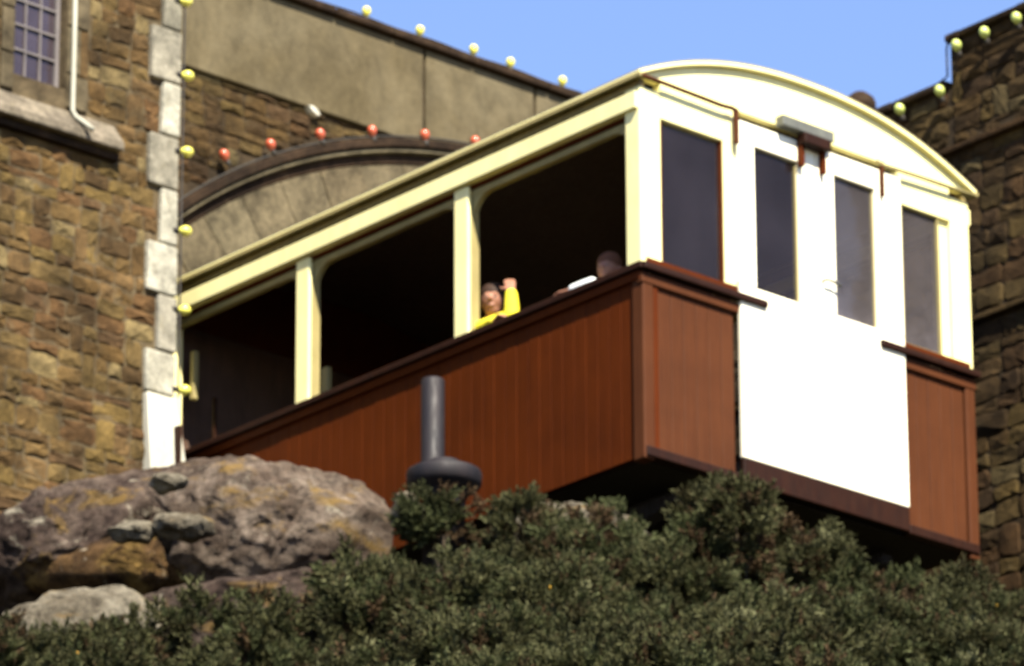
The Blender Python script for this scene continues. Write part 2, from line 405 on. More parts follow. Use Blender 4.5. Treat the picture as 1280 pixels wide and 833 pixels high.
# tower core with the window opening left out
mb = MB()
mb.box(-5, wx0, YT, YT + 3, -1.0, 6.0).box(wx1, XC - .006, YT, YT + 3, -1.0, 6.0).box(wx0, wx1, YT, YT + 3, -1.0, wz0).box(wx0, wx1, YT, YT + 3, wz1, 6.0)
mb.box(wx0, wx1, YT + .35, YT + 3, wz0, wz1)
mb.build('wall_core', M['mortar'], tower)
def q_edge(px): return TW(px, 300)[0]
ql_long, ql_short = q_edge(181), q_edge(196)
jamb_l = q_edge(100); 
def keep_t(u, v, r):
    a, b, c, d = r
    if b > ql_short - .0: 
        b = ql_short
    if b - a < .04: return 0
    # hug the long quoins
    for (y0, y1, lg) in QZ:
        if lg and d > y0 + .02 and c < y1 - .02 and b > ql_long: b = ql_long
    if b - a < .04: return 0
    if d > szb - .03 and c < szt + .01 and b > sx0 and a < sx1:
        if c < szb - .07: d = szb - .035
        elif a < sx1 < b: a = sx1
        else: return 0
    if d > szt and c < wz1 and b > wx0 - .10 and a < wx1 + .17:
        if a < wx0 - .12: b = wx0 - .10
        elif b > wx1 + .2: a = wx1 + .17
        else: return 0
        if b - a < .04: return 0
    if a < -2.05 or d > 4.45 or c < -.2:
        return 2
    return (a, b, c, d)
QZ = []
for (y0, y1, lg) in qs:
    z1, z0 = TW(208, y0)[1], TW(208, y1)[1]
    QZ.append((z0, z1, lg))
top = QZ[0][1]; k = 1
QZ[0] = (QZ[0][0], top + .2, 0); zz = top + .2
while zz < 5.9: QZ.insert(0, (zz, min(6, zz + .3), k)); zz += .3; k = 1 - k
rects = cells(-3.2, ql_short, -.9, 5.9, .075, .125, .10, .26, .22)
n1 = lay_stones(tower, rects, lambda u, v: Vector((u, YT, v)), Vector((0, -1, 0)), M['rubble'], keep_t, gap=.004, proud=(.002, .014), mass=M['rubble_mass'])
for (z0, z1, lg) in QZ:
    xl = ql_long if lg else ql_short
    mb = MB(); e = random.uniform(0, .008)
    j = [random.uniform(-.006, .006) for _ in range(4)]
    pts = [(xl + .004 + j[0], z0 + .005), (XC + e, z0 + .005), (XC + e + j[1] * .4, z1 - .005), (xl + .004 + j[2], z1 - .005)]
    mb.prism(pts, 1, YT - .035 - e, YT + .34 - .004)
    mb.build('quoin', M['pale'], tower, bevel=.014)
# flared foot of the corner
zf0, zf1 = TW(208, 585)[1], TW(208, 498)[1]
mb = MB(); a0, a1 = q_edge(185), q_edge(234)
V = [(a0, YT - .10, zf0 - .3), (a1 + .02, YT - .10, zf0 - .3), (a1 + .02, YT + .3, zf0 - .3), (a0, YT + .3, zf0 - .3),
     (ql_long + .01, YT - .045, zf1 - .006), (XC + .004, YT - .045, zf1 - .006), (XC + .004, YT + .3, zf1 - .006), (ql_long + .01, YT + .3, zf1 - .006)]
mb.add(V, [(0, 3, 2, 1), (4, 5, 6, 7), (0, 1, 5, 4), (1, 2, 6, 5), (2, 3, 7, 6), (3, 0, 4, 7)])
mb.build('corner_foot', M['wframe'], tower, bevel=.012, label='whitewashed flared foot of the corner')
MB().box(q_edge(214), q_edge(217), YT - .115, YT - .06, zf0 - .05, zf0 + .25).build('rust_strip', M['browntrim'], tower)
# window
win = MB().box(wx0, wx0 + .03, YT + .07, YT + .12, wz0, wz1).box(wx1 - .03, wx1, YT + .07, YT + .12, wz0, wz1).box(wx0 + .03, wx1 - .03, YT + .07, YT + .12, wz0, wz0 + .04).box(wx0 + .03, wx1 - .03, YT + .07, YT + .12, wz1 - .04, wz1)
win = win.build('window', M['bar'], tower, bevel=.004)
ncol = 3; cw = (wx1 - wx0 - .06) / ncol; rh = .182
nrow = int((wz1 - wz0 - .08) / rh) + 1; rh = (wz1 - wz0 - .08) / nrow
for i in range(1, ncol):
    x = wx0 + .03 + i * cw; MB().box(x - .006, x + .006, YT + .075, YT + .105, wz0 + .04, wz1 - .04).build('glazing_bar', M['bar'], win)
for j in range(1, nrow):
    z = wz0 + .04 + j * rh; MB().box(wx0 + .03, wx1 - .03, YT + .072, YT + .108, z - .007, z + .007).build('glazing_bar', M['bar'], win)
for i in range(ncol):
    for j in range(nrow):
        x = wx0 + .03 + i * cw; z = wz0 + .04 + j * rh
        MB().box(x + .006, x + cw - .006, YT + .088, YT + .092, z + .007, z + rh - .007).build('pane', M['glass_t'], win)
MB().box(wx0, wx1, YT + .28, YT + .30, wz0, wz1).build('blind', plain('grey_blind', (.05, .045, .05), .9), tower)
# sloping sill slab and the ledge below it
mb = MB().prism([(YT - .11, szb + .02), (YT - .11, szb + .075), (YT + .0, szt + .03), (YT + .10, wz0 - .002), (YT + .10, szb + .02)], 0, sx0, sx1)
mb.build('window_sill', M['sill'], tower, bevel=.012)
mb = MB().box(sx0, sx1 + .0, YT - .055, YT + .02, szb - .03, szb + .018).build('ledge', M['darkstone'], tower, bevel=.008)
# dressed jamb stones right of the window
z = szt + .045; lg = 1
while z < wz1 + .2:
    h = random.uniform(.2, .34); x1 = wx1 + (.16 if lg else .10)
    MB().box(wx1 + .004, x1, YT - .02, YT + .06, z + .004, z + h - .004).build('jamb_stone', M['ashlar'], tower, bevel=.01)
    if not lg: MB().box(x1 + .006, wx1 + .165, YT - .012, YT + .06, z + .006, z + h - .006).build('stone', M['rubble'], tower, bevel=.01)
    z += h; lg = 1 - lg
z = szt + .045
while z < wz1 + .1:
    h = random.uniform(.22, .34)
    MB().box(wx0 - .10, wx0 - .004, YT - .02, YT + .06, z + .004, z + h - .004).build('jamb_stone', M['ashlar'], tower, bevel=.01); z += h
# white pipe beside the window
x_, z_ = TW(86, 148)
pts = [(x_, YT - .035, 6), (x_, YT - .035, z_ + .04), (x_ + .012, YT - .06, z_ - .01), (x_ + .045, YT - .13, z_ - .075), (x_ + .07, YT - .16, z_ - .11)]
o = MB().tube(pts, .0165, 10).build('downpipe', M['pipe'], smooth=True)
tag(o, 'thin white pipe running down beside the tower window and kicking out over its sill', 'pipe')

# ---- wall with the arch, behind the car: faces -Y
YA = 4.52
arch = empty('arched_wall', (0, 0, 0), 'cement rendered wall with a broad stone arch behind the car roof', 'wall')
def AW(px, py): p = on(px, py, 1, YA); return float(p[0]), float(p[2])
def fit_circle(P):
    A = np.array([[2 * x, 2 * z, 1] for x, z in P]); b = np.array([x * x + z * z for x, z in P])
    s = np.linalg.lstsq(A, b, rcond=None)[0]; return s[0], s[1], math.sqrt(s[2] + s[0] ** 2 + s[1] ** 2)
acx, acz, ar = fit_circle([AW(228, 256), AW(300, 217), AW(380, 193), AW(470, 181), AW(560, 187)])
print('arch', acx, acz, ar)
_, zpt = AW(420, 11); _, zpt2 = AW(640, 100); zpar = (zpt + zpt2) / 2
zb = (AW(235, 88)[1] + AW(400, 140)[1]) / 2
print('parapet', zpt, zpt2, 'band', AW(235, 88)[1], AW(400, 140)[1])
MB().box(XC - .3, 6, YA + .003, YA + .5, -1, zpar - .03).build('wall_core', M['mortar_dark'], arch)
def inarc(x, z, r): return math.hypot(x - acx, z - acz) < r
def keep_a(u, v, r_):
    a, b, c, d = r_
    if c >= zb: return 0
    d = min(d, zb)
    if any(inarc(x, z, ar + .035) for x, z in ((a + .02, c + .02), (b - .02, c + .02), (u, c))):
        # shorten upwards if the top is clear
        while c < d - .045 and any(inarc(x, c, ar + .01) for x in (a, u, b)): c += .012
        if d - c < .045: return 0
    if a > 2.2 or u < XC - .0: return 0
    return (a, b, c, d)
rects = cells(XC - .05, 2.3, 2.0, zb, .065, .11, .09, .24, .2)
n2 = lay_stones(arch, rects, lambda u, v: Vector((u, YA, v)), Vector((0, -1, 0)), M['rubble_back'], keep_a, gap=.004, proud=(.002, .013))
# parapet panels of render, with open dark joints
jx = [XC - .05, AW(527, 100)[0], AW(665, 130)[0]]
w_ = jx[2] - jx[1]
while jx[-1] < 5.9: jx.append(jx[-1] + w_)
for a, b in zip(jx[:-1], jx[1:]):
    MB().box(a + .012, b - .012, YA - .035, YA + .05, zb, zpar - .055).build('render_panel', M['render'], arch, bevel=.01)
for x in jx[1:]:
    MB().box(x - .011, x + .011, YA - .012, YA + .04, zb + .02, zpar - .055).build('joint_strip', M['darkstone'], arch)
x = XC - .05
while x < 5.9:
    l = random.uniform(.5, .8); MB().box(x + .003, x + l - .003, YA - .085, YA + .55, zpar - .052, zpar + random.uniform(-.004, .006)).build('coping_stone', M['darkstone'], arch, bevel=.014); x += l
MB().box(-.25, 3.4, YA - .05, YA + .02, 3.0, 3.0001).v if 0 else None
# hood mould, voussoirs, tympanum
def ring(r0, r1, y0, y1, a0, a1, n):
    mb = MB()
    pts = [(acx + r1 * cos(t), acz + r1 * sin(t)) for t in np.linspace(a0, a1, n)] + [(acx + r0 * cos(t), acz + r0 * sin(t)) for t in np.linspace(a1, a0, n)]
    V = [(p[0], y0, p[1]) for p in pts] + [(p[0], y1, p[1]) for p in pts]; m = 2 * n
    Fc = [(i, i + 1, m - 2 - i, m - 1 - i) for i in range(n - 1)] + [(m + i, m + m - 1 - i, m + m - 2 - i, m + i + 1) for i in range(n - 1)]
    Fc += [(i, (i + 1) % m, m + (i + 1) % m, m + i) for i in range(m)]
    return mb.add(V, Fc)
A0, A1 = R(28), R(152)
ring(ar - .035, ar + .028, YA - .075, YA + .04, A0, A1, 60).build('hood_mould', M['darkstone'], arch, bevel=.012, label='dark weathered hood mould over the arch')
ring(ar - .068, ar - .038, YA - .055, YA + .04, A0, A1, 60).build('arch_moulding', M['ashlar'], arch, bevel=.008)
ring(ar - .135, ar - .071, YA - .012, YA + .04, A0, A1, 60).build('arch_cove', M['darkstone'], arch, bevel=.008)
nv = 26
for i in range(nv):
    t0, t1 = A0 + (A1 - A0) * i / nv, A0 + (A1 - A0) * (i + 1) / nv
    g = .0015 / ar * 1.2
    ring(ar - .50, ar - .138, YA - .006 + random.uniform(-.004, .004), YA + .04, t0 + g, t1 - g, 4).build('voussoir', M['ashlar'], arch, bevel=.006)
mb = MB(); pts = [(acx + (ar - .503) * cos(t), acz + (ar - .503) * sin(t)) for t in np.linspace(A0, A1, 50)]
mb.prism(pts + [(pts[-1][0], 0), (pts[0][0], 0)], 1, YA + .005, YA + .035); mb.build('tympanum', M['render'], arch)
# a pale broken stone in the rubble
p = AW(387, 141)
V, Fc = stone_mesh([Vector((p[0] + a, YA - .02, p[1] + b)) for a, b in ((-.055, .03), (-.02, -.02), (.03, -.035), (.06, -.02), (.03, .012), (-.02, .035))], None, Vector((0, -1, 0)), .04, .035, .01, None)
MB().add(V, Fc).build('stone', M['wframe'], arch, label='pale broken stone above the arch')
# the small dark finial on the wall top
p = AW(577, 74)
o = MB().lathe([(.05, -.02), (.06, .0), (.055, .03), (.035, .055), (.01, .065)], (p[0], YA + .2, zpar), 12).build('finial', M['darkstone'], smooth=True)
tag(o, 'small dark rounded stub on top of the rendered wall between two yellow bulbs', 'stub')

# ---- crenellated wall on the right: faces -X
XR = 4.0
rw = empty('crenellated_wall', (0, 0, 0), 'dark rubble wall with a raised battlement at right of the car', 'wall')
def RW(px, py): p = on(px, py, 0, XR); return float(p[1]), float(p[2])
zc = RW(1160, 119)[1]; zm = (RW(1200, 47)[1] + RW(1275, 13)[1]) / 2; ym = RW(1196, 80)[0]
zl1 = RW(1215, 404)[1]; zl0 = (RW(1180, 198)[1] + RW(1278, 152)[1]) / 2
print('right', zc, zm, ym, zl1, zl0)
MB().box(XR + .002, XR + .6, -2.2, YA + .002, -1, zl1).box(XR - .018, XR + .6, -2.2, YA + .002, zl1, zl0).box(XR - .053, XR + .6, -2.2, YA + .002, zl0, zc - .05).box(XR - .053, XR + .6, -.6, ym, zc - .05, zm - .05).build('wall_core', M['mortar_dark'], rw)
def keep_r(u, v, r_):
    a, b, c, d = r_
    hi = (zm if b <= ym + .06 else zc) - .055
    if b <= ym + .06: b = min(b, ym - .01)
    elif d > zc - .055 and a < ym: return 0
    if c > hi - .04: return 0
    d = min(d, hi)
    if c < zl1 < d: return 0 if abs(zl1 - c) < .04 and abs(zl1 - d) < .04 else ((a, b, c, zl1 - .03) if zl1 - c > d - zl1 else (a, b, zl1 + .03, d))
    if b > YA - .03: b = YA - .03
    if a < -.35 or a > 3.0 : return 2
    return (a, b, c, d)
rects = cells(-2.2, YA, -.9, 4.2, .09, .15, .12, .32, .25)
def to_r(u, v):
    ex = .055 if v > zl0 else (.02 if v > zl1 else 0)
    return Vector((XR - ex, u, v))
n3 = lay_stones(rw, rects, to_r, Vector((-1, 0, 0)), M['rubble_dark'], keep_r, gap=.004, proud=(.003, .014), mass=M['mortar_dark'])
MB().box(XR - .075, XR + .05, -2.2, YA - .05, zl0 - .035, zl0 + .01).build('corbel_course', M['rubble_dark'], rw, bevel=.012)
MB().box(XR - .05, XR + .05, -2.2, YA - .05, zl1 - .02, zl1 + .025).build('ledge', M['rubble_dark'], rw, bevel=.012)
y = -.6
while y < YA - .1:
    l = random.uniform(.3, .5)
    if y < ym: l = min(l, ym - y + .02) if ym - y - l < .15 else l; z = zm
    else: z = zc; l = min(l, YA - .06 - y)
    MB().box(XR - .10, XR + .64, y + .003, y + l - .003, z - .055, z + random.uniform(-.005, .01)).build('coping_stone', M['darkstone'], rw, bevel=.016); y += l
# dark chimney-like knob behind, showing over the car roof
p = at_u(1075, 128, 36)
o = MB().lathe([(.10, -2.6), (.09, -.1), (.12, -.08), (.12, -.02), (.10, 0.03), (.05, .07)], tuple(p), 12).build('chimney_pot', M['darkstone'], smooth=True)
tag(o, 'dark round chimney pot just showing above the curved car roof', 'chimney pot')
print('stones', n1, n2, n3)

# ---------------------------------------------------------------- festoon bulbs
def bulb(pos, mat, label, group, r=.042, direction=(0, 0, 1)):
    d = Vector(direction).normalized(); r *= .88
    e = empty('festoon_bulb', pos, label, 'light bulb', group)
    q = d.to_track_quat('Z', 'Y')
    mb = MB().lathe([(.3 * r, -.5 * r), (.62 * r, -.1 * r), (.95 * r, .5 * r), (r, .95 * r), (.86 * r, 1.45 * r), (.5 * r, 1.82 * r), (.1 * r, 1.96 * r)], n=16)
    g = mb.build('glass_bulb', mat, e, smooth=True); g.rotation_euler = q.to_euler()
    s = MB().lathe([(.42 * r, -1.5 * r), (.5 * r, -1.4 * r), (.5 * r, -.55 * r), (.36 * r, -.45 * r)], n=12).build('socket', M['cable'], e, smooth=True); s.rotation_euler = q.to_euler()
    return e
pts = []
spots = [(233, 3), (235, 96), (234, 191), (232, 290), (231, 389), (231, 489)]
lab = ['topmost yellow bulb on the pale tower corner, cut by the frame', 'second yellow bulb from the top on the pale tower corner', 'third yellow bulb down the tower corner, level with the arch',
       'fourth yellow bulb down the tower corner, beside the tympanum', 'fifth yellow bulb down the tower corner, at the end of the car roof', 'lowest yellow bulb on the tower corner, in front of the dark car window']
for (px, py), l in zip(spots, lab):
    p = on(px, py, 1, YT - .05); p[0] += 0
    bulb((p[0] - .035, YT - .05, p[2]), M['bulb_y'], l, 'yellow bulbs up the tower corner', .04, (1, -.35, .0))
    MB
zz = [on(233, y, 1, YT - .05)[2] for y in (-60, 500)]
o = MB().tube([(XC + .012, YT - .052, z) for z in np.linspace(zz[1], zz[0] + .8, 30)], .007, 6).build('festoon_cable', M['cable'], smooth=True)
tag(o, 'thin dark cable running up the pale tower corner', 'cable')
lab = ['yellow bulb on the rendered wall top, nearest the tower', 'second yellow bulb from the tower on the rendered wall top', 'yellow bulb on the wall top just right of the dark stub',
       'fourth yellow bulb from the tower on the rendered wall top', 'yellow bulb on the wall top nearest the car roof']
for (px, py), l in zip([(458, 17), (525, 39), (592, 70), (638, 83), (703, 104)], lab):
    p = on(px, py, 1, YA - .06); bulb((p[0], YA - .06, max(zpar + .03, p[2] - .06)), M['bulb_y'], l, 'yellow bulbs along the rendered wall top', .036)
o = MB().tube([(x, YA - .06, zpar + .012 + .005 * sin(x * 9)) for x in np.linspace(-.2, 3.6, 40)], .007, 6).build('festoon_cable', M['cable'], smooth=True)
tag(o, 'thin dark cable along the top of the rendered wall', 'cable')
lab = ['red bulb lowest on the arch, nearest the tower', 'second red bulb from the tower on the arch', 'third red bulb from the tower, left of the arch crown', 'fourth red bulb from the tower, at the arch crown',
       'fifth red bulb from the tower, below the dark panel joint', 'red bulb on the arch nearest the car roof']
cabp = []
for (px, py), l in zip([(280, 193), (338, 180), (400, 167), (465, 163), (531, 168), (594, 176)], lab):
    p = on(px, py, 1, YA - .07); d = Vector((p[0] - acx, 0, p[2] - acz)).normalized()
    bulb(tuple(Vector((p[0], YA - .07, p[2])) - d * .03), M['bulb_r'], l, 'red bulbs around the arch', .037, d)
o = MB().tube([(acx + (ar + .04) * cos(t), YA - .06, acz + (ar + .04) * sin(t)) for t in np.linspace(R(50), R(132), 50)], .007, 6).build('festoon_cable', M['cable'], smooth=True)
tag(o, 'thin dark cable following the curve of the arch', 'cable')
lab = ['yellow bulb on the right wall just above the end of the car roof', 'yellow bulb on the low coping at the foot of the battlement step', 'yellow bulb at the top corner of the battlement step',
       'middle yellow bulb along the raised battlement', 'rightmost yellow bulb on the battlement, at the frame edge']
for (px, py), l in zip([(1126, 138), (1176, 115), (1197, 58), (1232, 42), (1272, 24)], lab):
    p = on(px, py, 0, XR - .12); bulb((XR - .12, p[1], p[2] - .02), M['bulb_g'], l, 'yellow bulbs along the battlement', .038, (-.5, -.1, .8))
o = MB().tube([(XR - .115, y, (zm if y < ym else zc) - .03) for y in (-.6, 0, ym - .05)] + [(XR - .085, ym + .006, z) for z in (zm - .1, zc + .02)] + [(XR - .115, y, zc - .03) for y in (ym + .1, 2, 4)], .007, 6).build('festoon_cable', M['cable'], smooth=True)
tag(o, 'thin dark cable along the battlement edge', 'cable')

# ---------------------------------------------------------------- funicular car
W = 2.672; L = 4.46; zs = 1.142; ze = 2.302; zwt = 2.078
car = empty('funicular_car', (0, 0, 0), 'cream and brown wooden funicular car with a white door and curved roof', 'funicular car')
def plank_mesh(wd, h, th, mat, axis):
    g = .0014; mb = MB()
    prof = [(g, -th), (g, -.002), (g + .004, 0), (wd - g - .004, 0), (wd - g, -.002), (wd - g, -th)]
    if axis == 'Y':   # planks on the side: width along Y, outward -X
        mb.add([(-b, a, 0) for a, b in prof] + [(-b, a, h) for a, b in prof], [tuple(range(6))[::-1], tuple(range(6, 12))] + [(i, (i + 1) % 6, 6 + (i + 1) % 6, 6 + i) for i in range(6)])
    else:
        mb.add([(a, -b, 0) for a, b in prof] + [(a, -b, h) for a, b in prof], [tuple(range(6)), tuple(range(6, 12))[::-1]] + [(i, (i + 1) % 6, 6 + (i + 1) % 6, 6 + i) for i in range(6)])
    return mb.mesh('plank', mat)
# side panels (near and far) with vertical planks
for sx, sgn in ((0, 1), (W, -1)):
    back = MB().box(*( (.022, .05) if sgn > 0 else (W - .05, W - .022)), .08, L, 0, zs - .05).build('side_panel', M['browntrim'], car)
    n = 44; wd = (L - .085) / n
    me = plank_mesh(wd, zs - .06, .02, M['brown'], 'Y')
    for i in range(n):
        o = link_mesh('plank', me, back, (sx + random.uniform(.0005, .0025) * sgn + .001 * sgn, .083 + i * wd + (wd if sgn < 0 else 0), .004))
        if sgn < 0: o.rotation_euler = (0, 0, pi)
    x0, x1 = (sx - .045, sx + .06) if sgn > 0 else (sx - .06, sx + .045)
    MB().box(x0, x1, -.035, L + .03, zs - .03, zs + .012).build('sill_rail', M['browntrim'], car, bevel=.008)
    x0, x1 = (sx - .024, sx + .03) if sgn > 0 else (sx - .03, sx + .024)
    MB().box(x0, x1, .0, L, zs - .085, zs - .033).build('sill_moulding', M['brown'], car, bevel=.006)
# front brown panels either side of the door
D0, D1 = .738, 2.082
for a, b in ((.0, D0), (D1, W)):
    back = MB().box(a + .03, b - .02, .022, .05, 0, zs - .05).build('front_panel', M['browntrim'], car)
    a2, b2 = (a + .118, b - .03) if a == 0 else (a + .01, b - .075)
    n = int(round((b2 - a2) / .098)); wd = (b2 - a2) / n; me = plank_mesh(wd, zs - .06, .02, M['brown2'], 'X')
    for i in range(n): link_mesh('plank', me, back, (a2 + i * wd, random.uniform(.001, .0025), .004))
    MB().box(a, b, -.03, .03, -.005, .055).build('bottom_rail', M['browntrim'], back, bevel=.008)
    MB().box(a - (.02 if a == 0 else 0), b + (.02 if a else 0), -.022, .03, zs - .11, zs - .045).build('rail_moulding', M['brown2'], back, bevel=.008)
# top rails of the front panels run on across the door as bars
MB().box(-.03, .94, -.058, -.001, zs - .035, zs + .008).build('sill_rail', M['browntrim'], car, bevel=.009)
MB().box(1.87, W + .03, -.058, -.001, zs - .035, zs + .008).build('sill_rail', M['browntrim'], car, bevel=.009)
MB().box(.02, D0, -.018, .03, zs + .01, zs + .055).build('window_rail', M['brown'], car, bevel=.006)
MB().box(D1, W - .02, -.018, .03, zs + .01, zs + .055).build('window_rail', M['brown'], car, bevel=.006)
# corner boards
MB().box(-.012, .07, -.016, .08, -.02, zs - .048).build('corner_board', M['brown2'], car, bevel=.01)
MB().box(.073, .112, -.01, .03, .0, zs - .048).build('corner_board', M['brown'], car, bevel=.006)
MB().box(W - .07, W + .012, -.016, .08, -.04, zs - .048).build('corner_board', M['brown2'], car, bevel=.01)
for x in (0, W): MB().box(x - .012 if x == 0 else x - .07, .07 if x == 0 else x + .012, L - .07, L + .02, -.02, zs - .048).build('corner_board', M['brown2'], car, bevel=.01)
# cream corner posts and side posts
zfb = 2.085
MB().box(-.016, .150, -.012, .118, zs + .016, ze - .055).build('corner_post', M['cream'], car, bevel=.012)
MB().box(W - .150, W + .012, -.012, .118, zs + .016, ze - .055).build('corner_post', M['cream'], car, bevel=.012)
for x in (0, W): MB().box(x - .01 if x == 0 else x - .09, .09 if x == 0 else x + .01, L - .12, L, zs + .016, ze - .055).build('corner_post', M['cream'], car, bevel=.012)
for x, sg in ((0, 1), (W, -1)):
    for yb in (1.617, 3.096):
        y0, y1 = yb - .125, yb
        a, b = sorted((x - .014 * sg, x + .014 * sg)); po = MB().box(a, b, y0, y1, zs + .014, zfb + .01).build('window_post', M['cream'], car, bevel=.008)
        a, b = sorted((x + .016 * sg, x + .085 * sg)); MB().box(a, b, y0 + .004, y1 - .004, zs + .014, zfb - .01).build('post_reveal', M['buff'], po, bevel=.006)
    # fascia and the boards above and behind it
    a, b = sorted((x - .040 * sg, x + .03 * sg)); MB().box(a, b, .0, L, zfb + .020, zfb + .125).build('fascia', M['cream'], car, bevel=.006)
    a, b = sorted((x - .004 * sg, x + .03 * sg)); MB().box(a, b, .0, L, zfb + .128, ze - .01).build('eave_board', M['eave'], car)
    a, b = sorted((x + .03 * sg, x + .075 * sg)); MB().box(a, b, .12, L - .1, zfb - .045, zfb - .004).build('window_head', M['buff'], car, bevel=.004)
    a, b = sorted((x + .012 * sg, x + .03 * sg)); MB().box(a, b, .12, L - .1, zfb - .002, zfb + .03).build('shadow_board', M['brown'], car)  # brown strip painting the shadow line below the fascia
    # curved brackets at the tops of the posts
    for yb in (.12, 1.492, 1.617, 2.971, 3.096):
        s_ = -1 if yb in (1.492, 2.971) else 1
        if s_ == 1 and yb != .12: pass
        pr = [(yb, zfb - .046)] + [(yb + s_ * .14 * (1 - sin(t)), zfb - .046 - .14 * (1 - cos(t))) for t in np.linspace(0, pi / 2, 6)]
        a, b = sorted((x + .034 * sg, x + .070 * sg)); MB().prism(pr, 0, a, b).build('post_bracket', M['buff'], car)
# front framing: posts between windows, head and gable
FY = -.012
MB().box(.643, .735, FY + .002, .06, zs + .057, ze).build('front_post', M['cream'], car, bevel=.006)
MB().box(2.085, 2.10, FY + .002, .06, zs + .057, ze).build('front_post', M['cream'], car, bevel=.004)
MB().box(.150, .643, FY + .002, .06, 2.082, ze).build('front_head', M['cream'], car, bevel=.005)
MB().box(2.10, W - .15, FY + .002, .06, 2.082, ze).build('front_head', M['cream'], car, bevel=.005)
MB().box(2.43, 2.523, .02, .06, zs + .057, 2.081).build('window_reveal', M['cream'], car)
def roof_z(x, r=.315, x0=-.052, x1=None):
    x1 = W + .052 if x1 is None else x1
    u = abs(2 * (x - x0) / (x1 - x0) - 1); return ze + r * (1 - u ** 2.25)
xs = np.linspace(-.012, W + .012, 40)
MB().prism([(x, roof_z(x) - .012) for x in xs] + [(W + .012, ze + .003), (-.012, ze + .003)], 1, FY, .045).build('gable', M['cream'], car)
for a, b, c in ((.02, L - .02, 0),):
    MB().prism([(x, roof_z(x) - .012) for x in xs] + [(W + .012, ze - .2), (-.012, ze - .2)], 1, L - .045, L).build('rear_gable', M['brown'], car)
xs = np.linspace(-.052, W + .052, 48)
roof = MB().prism([(x, roof_z(x) + .016) for x in xs] + [(x, roof_z(x) - .010) for x in xs[::-1]], 1, -.050, L + .06).build('roof', M['cream'], car, bevel=.004)
MB().prism([(x, roof_z(x) + .024) for x in xs] + [(x, roof_z(x) + .019) for x in xs[::-1]], 1, -.05, L + .05).build('roof_canvas', plain('weathered_roof_canvas', (.30, .27, .17), .8, .2), roof)
for x in (-.056, W + .036): MB().box(x, x + .020, -.06, L + .06, ze - .022, ze + .006).build('gutter', M['buff'], roof, bevel=.004)
xs = np.linspace(.03, W - .03, 30)
MB().prism([(x, roof_z(x) - .03) for x in xs] + [(x, roof_z(x) - .045) for x in xs[::-1]], 1, .05, L - .05).build('ceiling', M['inner'], car)
# lining, floor, rear wall, benches
MB().box(.05, W - .05, .05, L - .05, .04, .07).build('floor', M['inner'], car)
MB().box(.06, W - .06, L - .04, L - .005, .0, ze + .02).build('rear_wall', M['inner'], car)
MB().box(.052, .062, .06, L - .06, .07, zs - .04).build('lining', M['inner'], car)
MB().box(W - .062, W - .052, .06, L - .06, .07, zs - .04).build('lining', M['inner'], car)
for x in (.35, W - .75):
    bn = MB().box(x, x + .4, .35, L - .3, .40, .44).build('bench', M['inner'], car, bevel=.006)
    for y in (.5, 1.7, 2.9, 3.8): MB().box(x + .02, x + .38, y, y + .04, .07, .397).build('bench_leg', M['inner'], bn)
# partition post seen inside, with its little pale rail end
p = on(408, 478, 0, .35); MB().box(.33, .37, p[1] - .03, p[1] + .03, .07, on(408, 460, 0, .35)[2]).build('seat_end', M['buff'], car, bevel=.006, label='pale seat end just inside the side opening')
p = on(243, 480, 0, .12); MB().box(.10, .14, p[1] - .02, p[1] + .02, on(243, 500, 0, .12)[2], on(243, 440, 0, .12)[2]).build('rear_stanchion', M['buff'], car, bevel=.006)
p = on(268, 520, 0, .20); MB().box(.19, .21, p[1] - .012, p[1] + .012, on(268, 560, 0, .2)[2] - .3, on(268, 498, 0, .2)[2]).build('rear_stanchion', M['browntrim'], car)
# door
DY_ = -.034
door = MB().box(D0 + .002, D1 - .002, DY_, -.002, .153, 1.215).build('door', M['white'], car, bevel=.006)
for a, b in ((D0 + .002, .872), (1.229, 1.362), (1.366, 1.521), (1.862, D1 - .002)): MB().box(a, b, DY_ + .001, .02, 1.218, 2.24).build('door_stile', M['white'], door, bevel=.005)
for a, b in ((.872, 1.229), (1.521, 1.862)): MB().box(a, b, DY_ + .0015, .02, 2.105, 2.24).build('door_head', M['white'], door, bevel=.004)
for a, b in ((.872, 1.229), (1.521, 1.862)):
    MB().box(a + .001, b - .001, -.008, -.003, 1.219, 2.104).build('pane', M['glass'] if a < 1.3 else M['glass_refl'], door)
    for x in (a + .001, b - .011): MB().box(x, x + .010, -.012, .015, 1.219, 2.104).build('glazing_bead', M['buff'], door)
MB().tube([(1.405, -.035, 1.40), (1.405, -.07, 1.40), (1.46, -.07, 1.40), (1.52, -.07, 1.385)], .009, 8).build('handle', M['steel'], door, smooth=True)
MB().box(.0, D1 + .1, -.030, .0, .075, .152).build('door_sill', M['browntrim'], car, bevel=.008) if 0 else MB().box(D0 + .002, D1 - .002, -.034, .0, .004, .150).build('door_sill', M['browntrim'], car, bevel=.008)
# fixed front windows
for a, b in ((.152, .641), (2.106, 2.43)):
    wf = MB().prism([(a, zs + .057), (b, zs + .057), (b, 2.08), (b - .012, 2.08), (b - .012, zs + .064), (a + .012, zs + .064), (a + .012, 2.08), (a, 2.08)], 1, .0, .04).build('window_frame', M['brown'] if a < 1 else M['buff'], car)
    MB().box(a + .012, b - .012, .018, .023, zs + .065, 2.079).build('pane', M['glass'] if a < 1 else M['glass_refl'], wf)
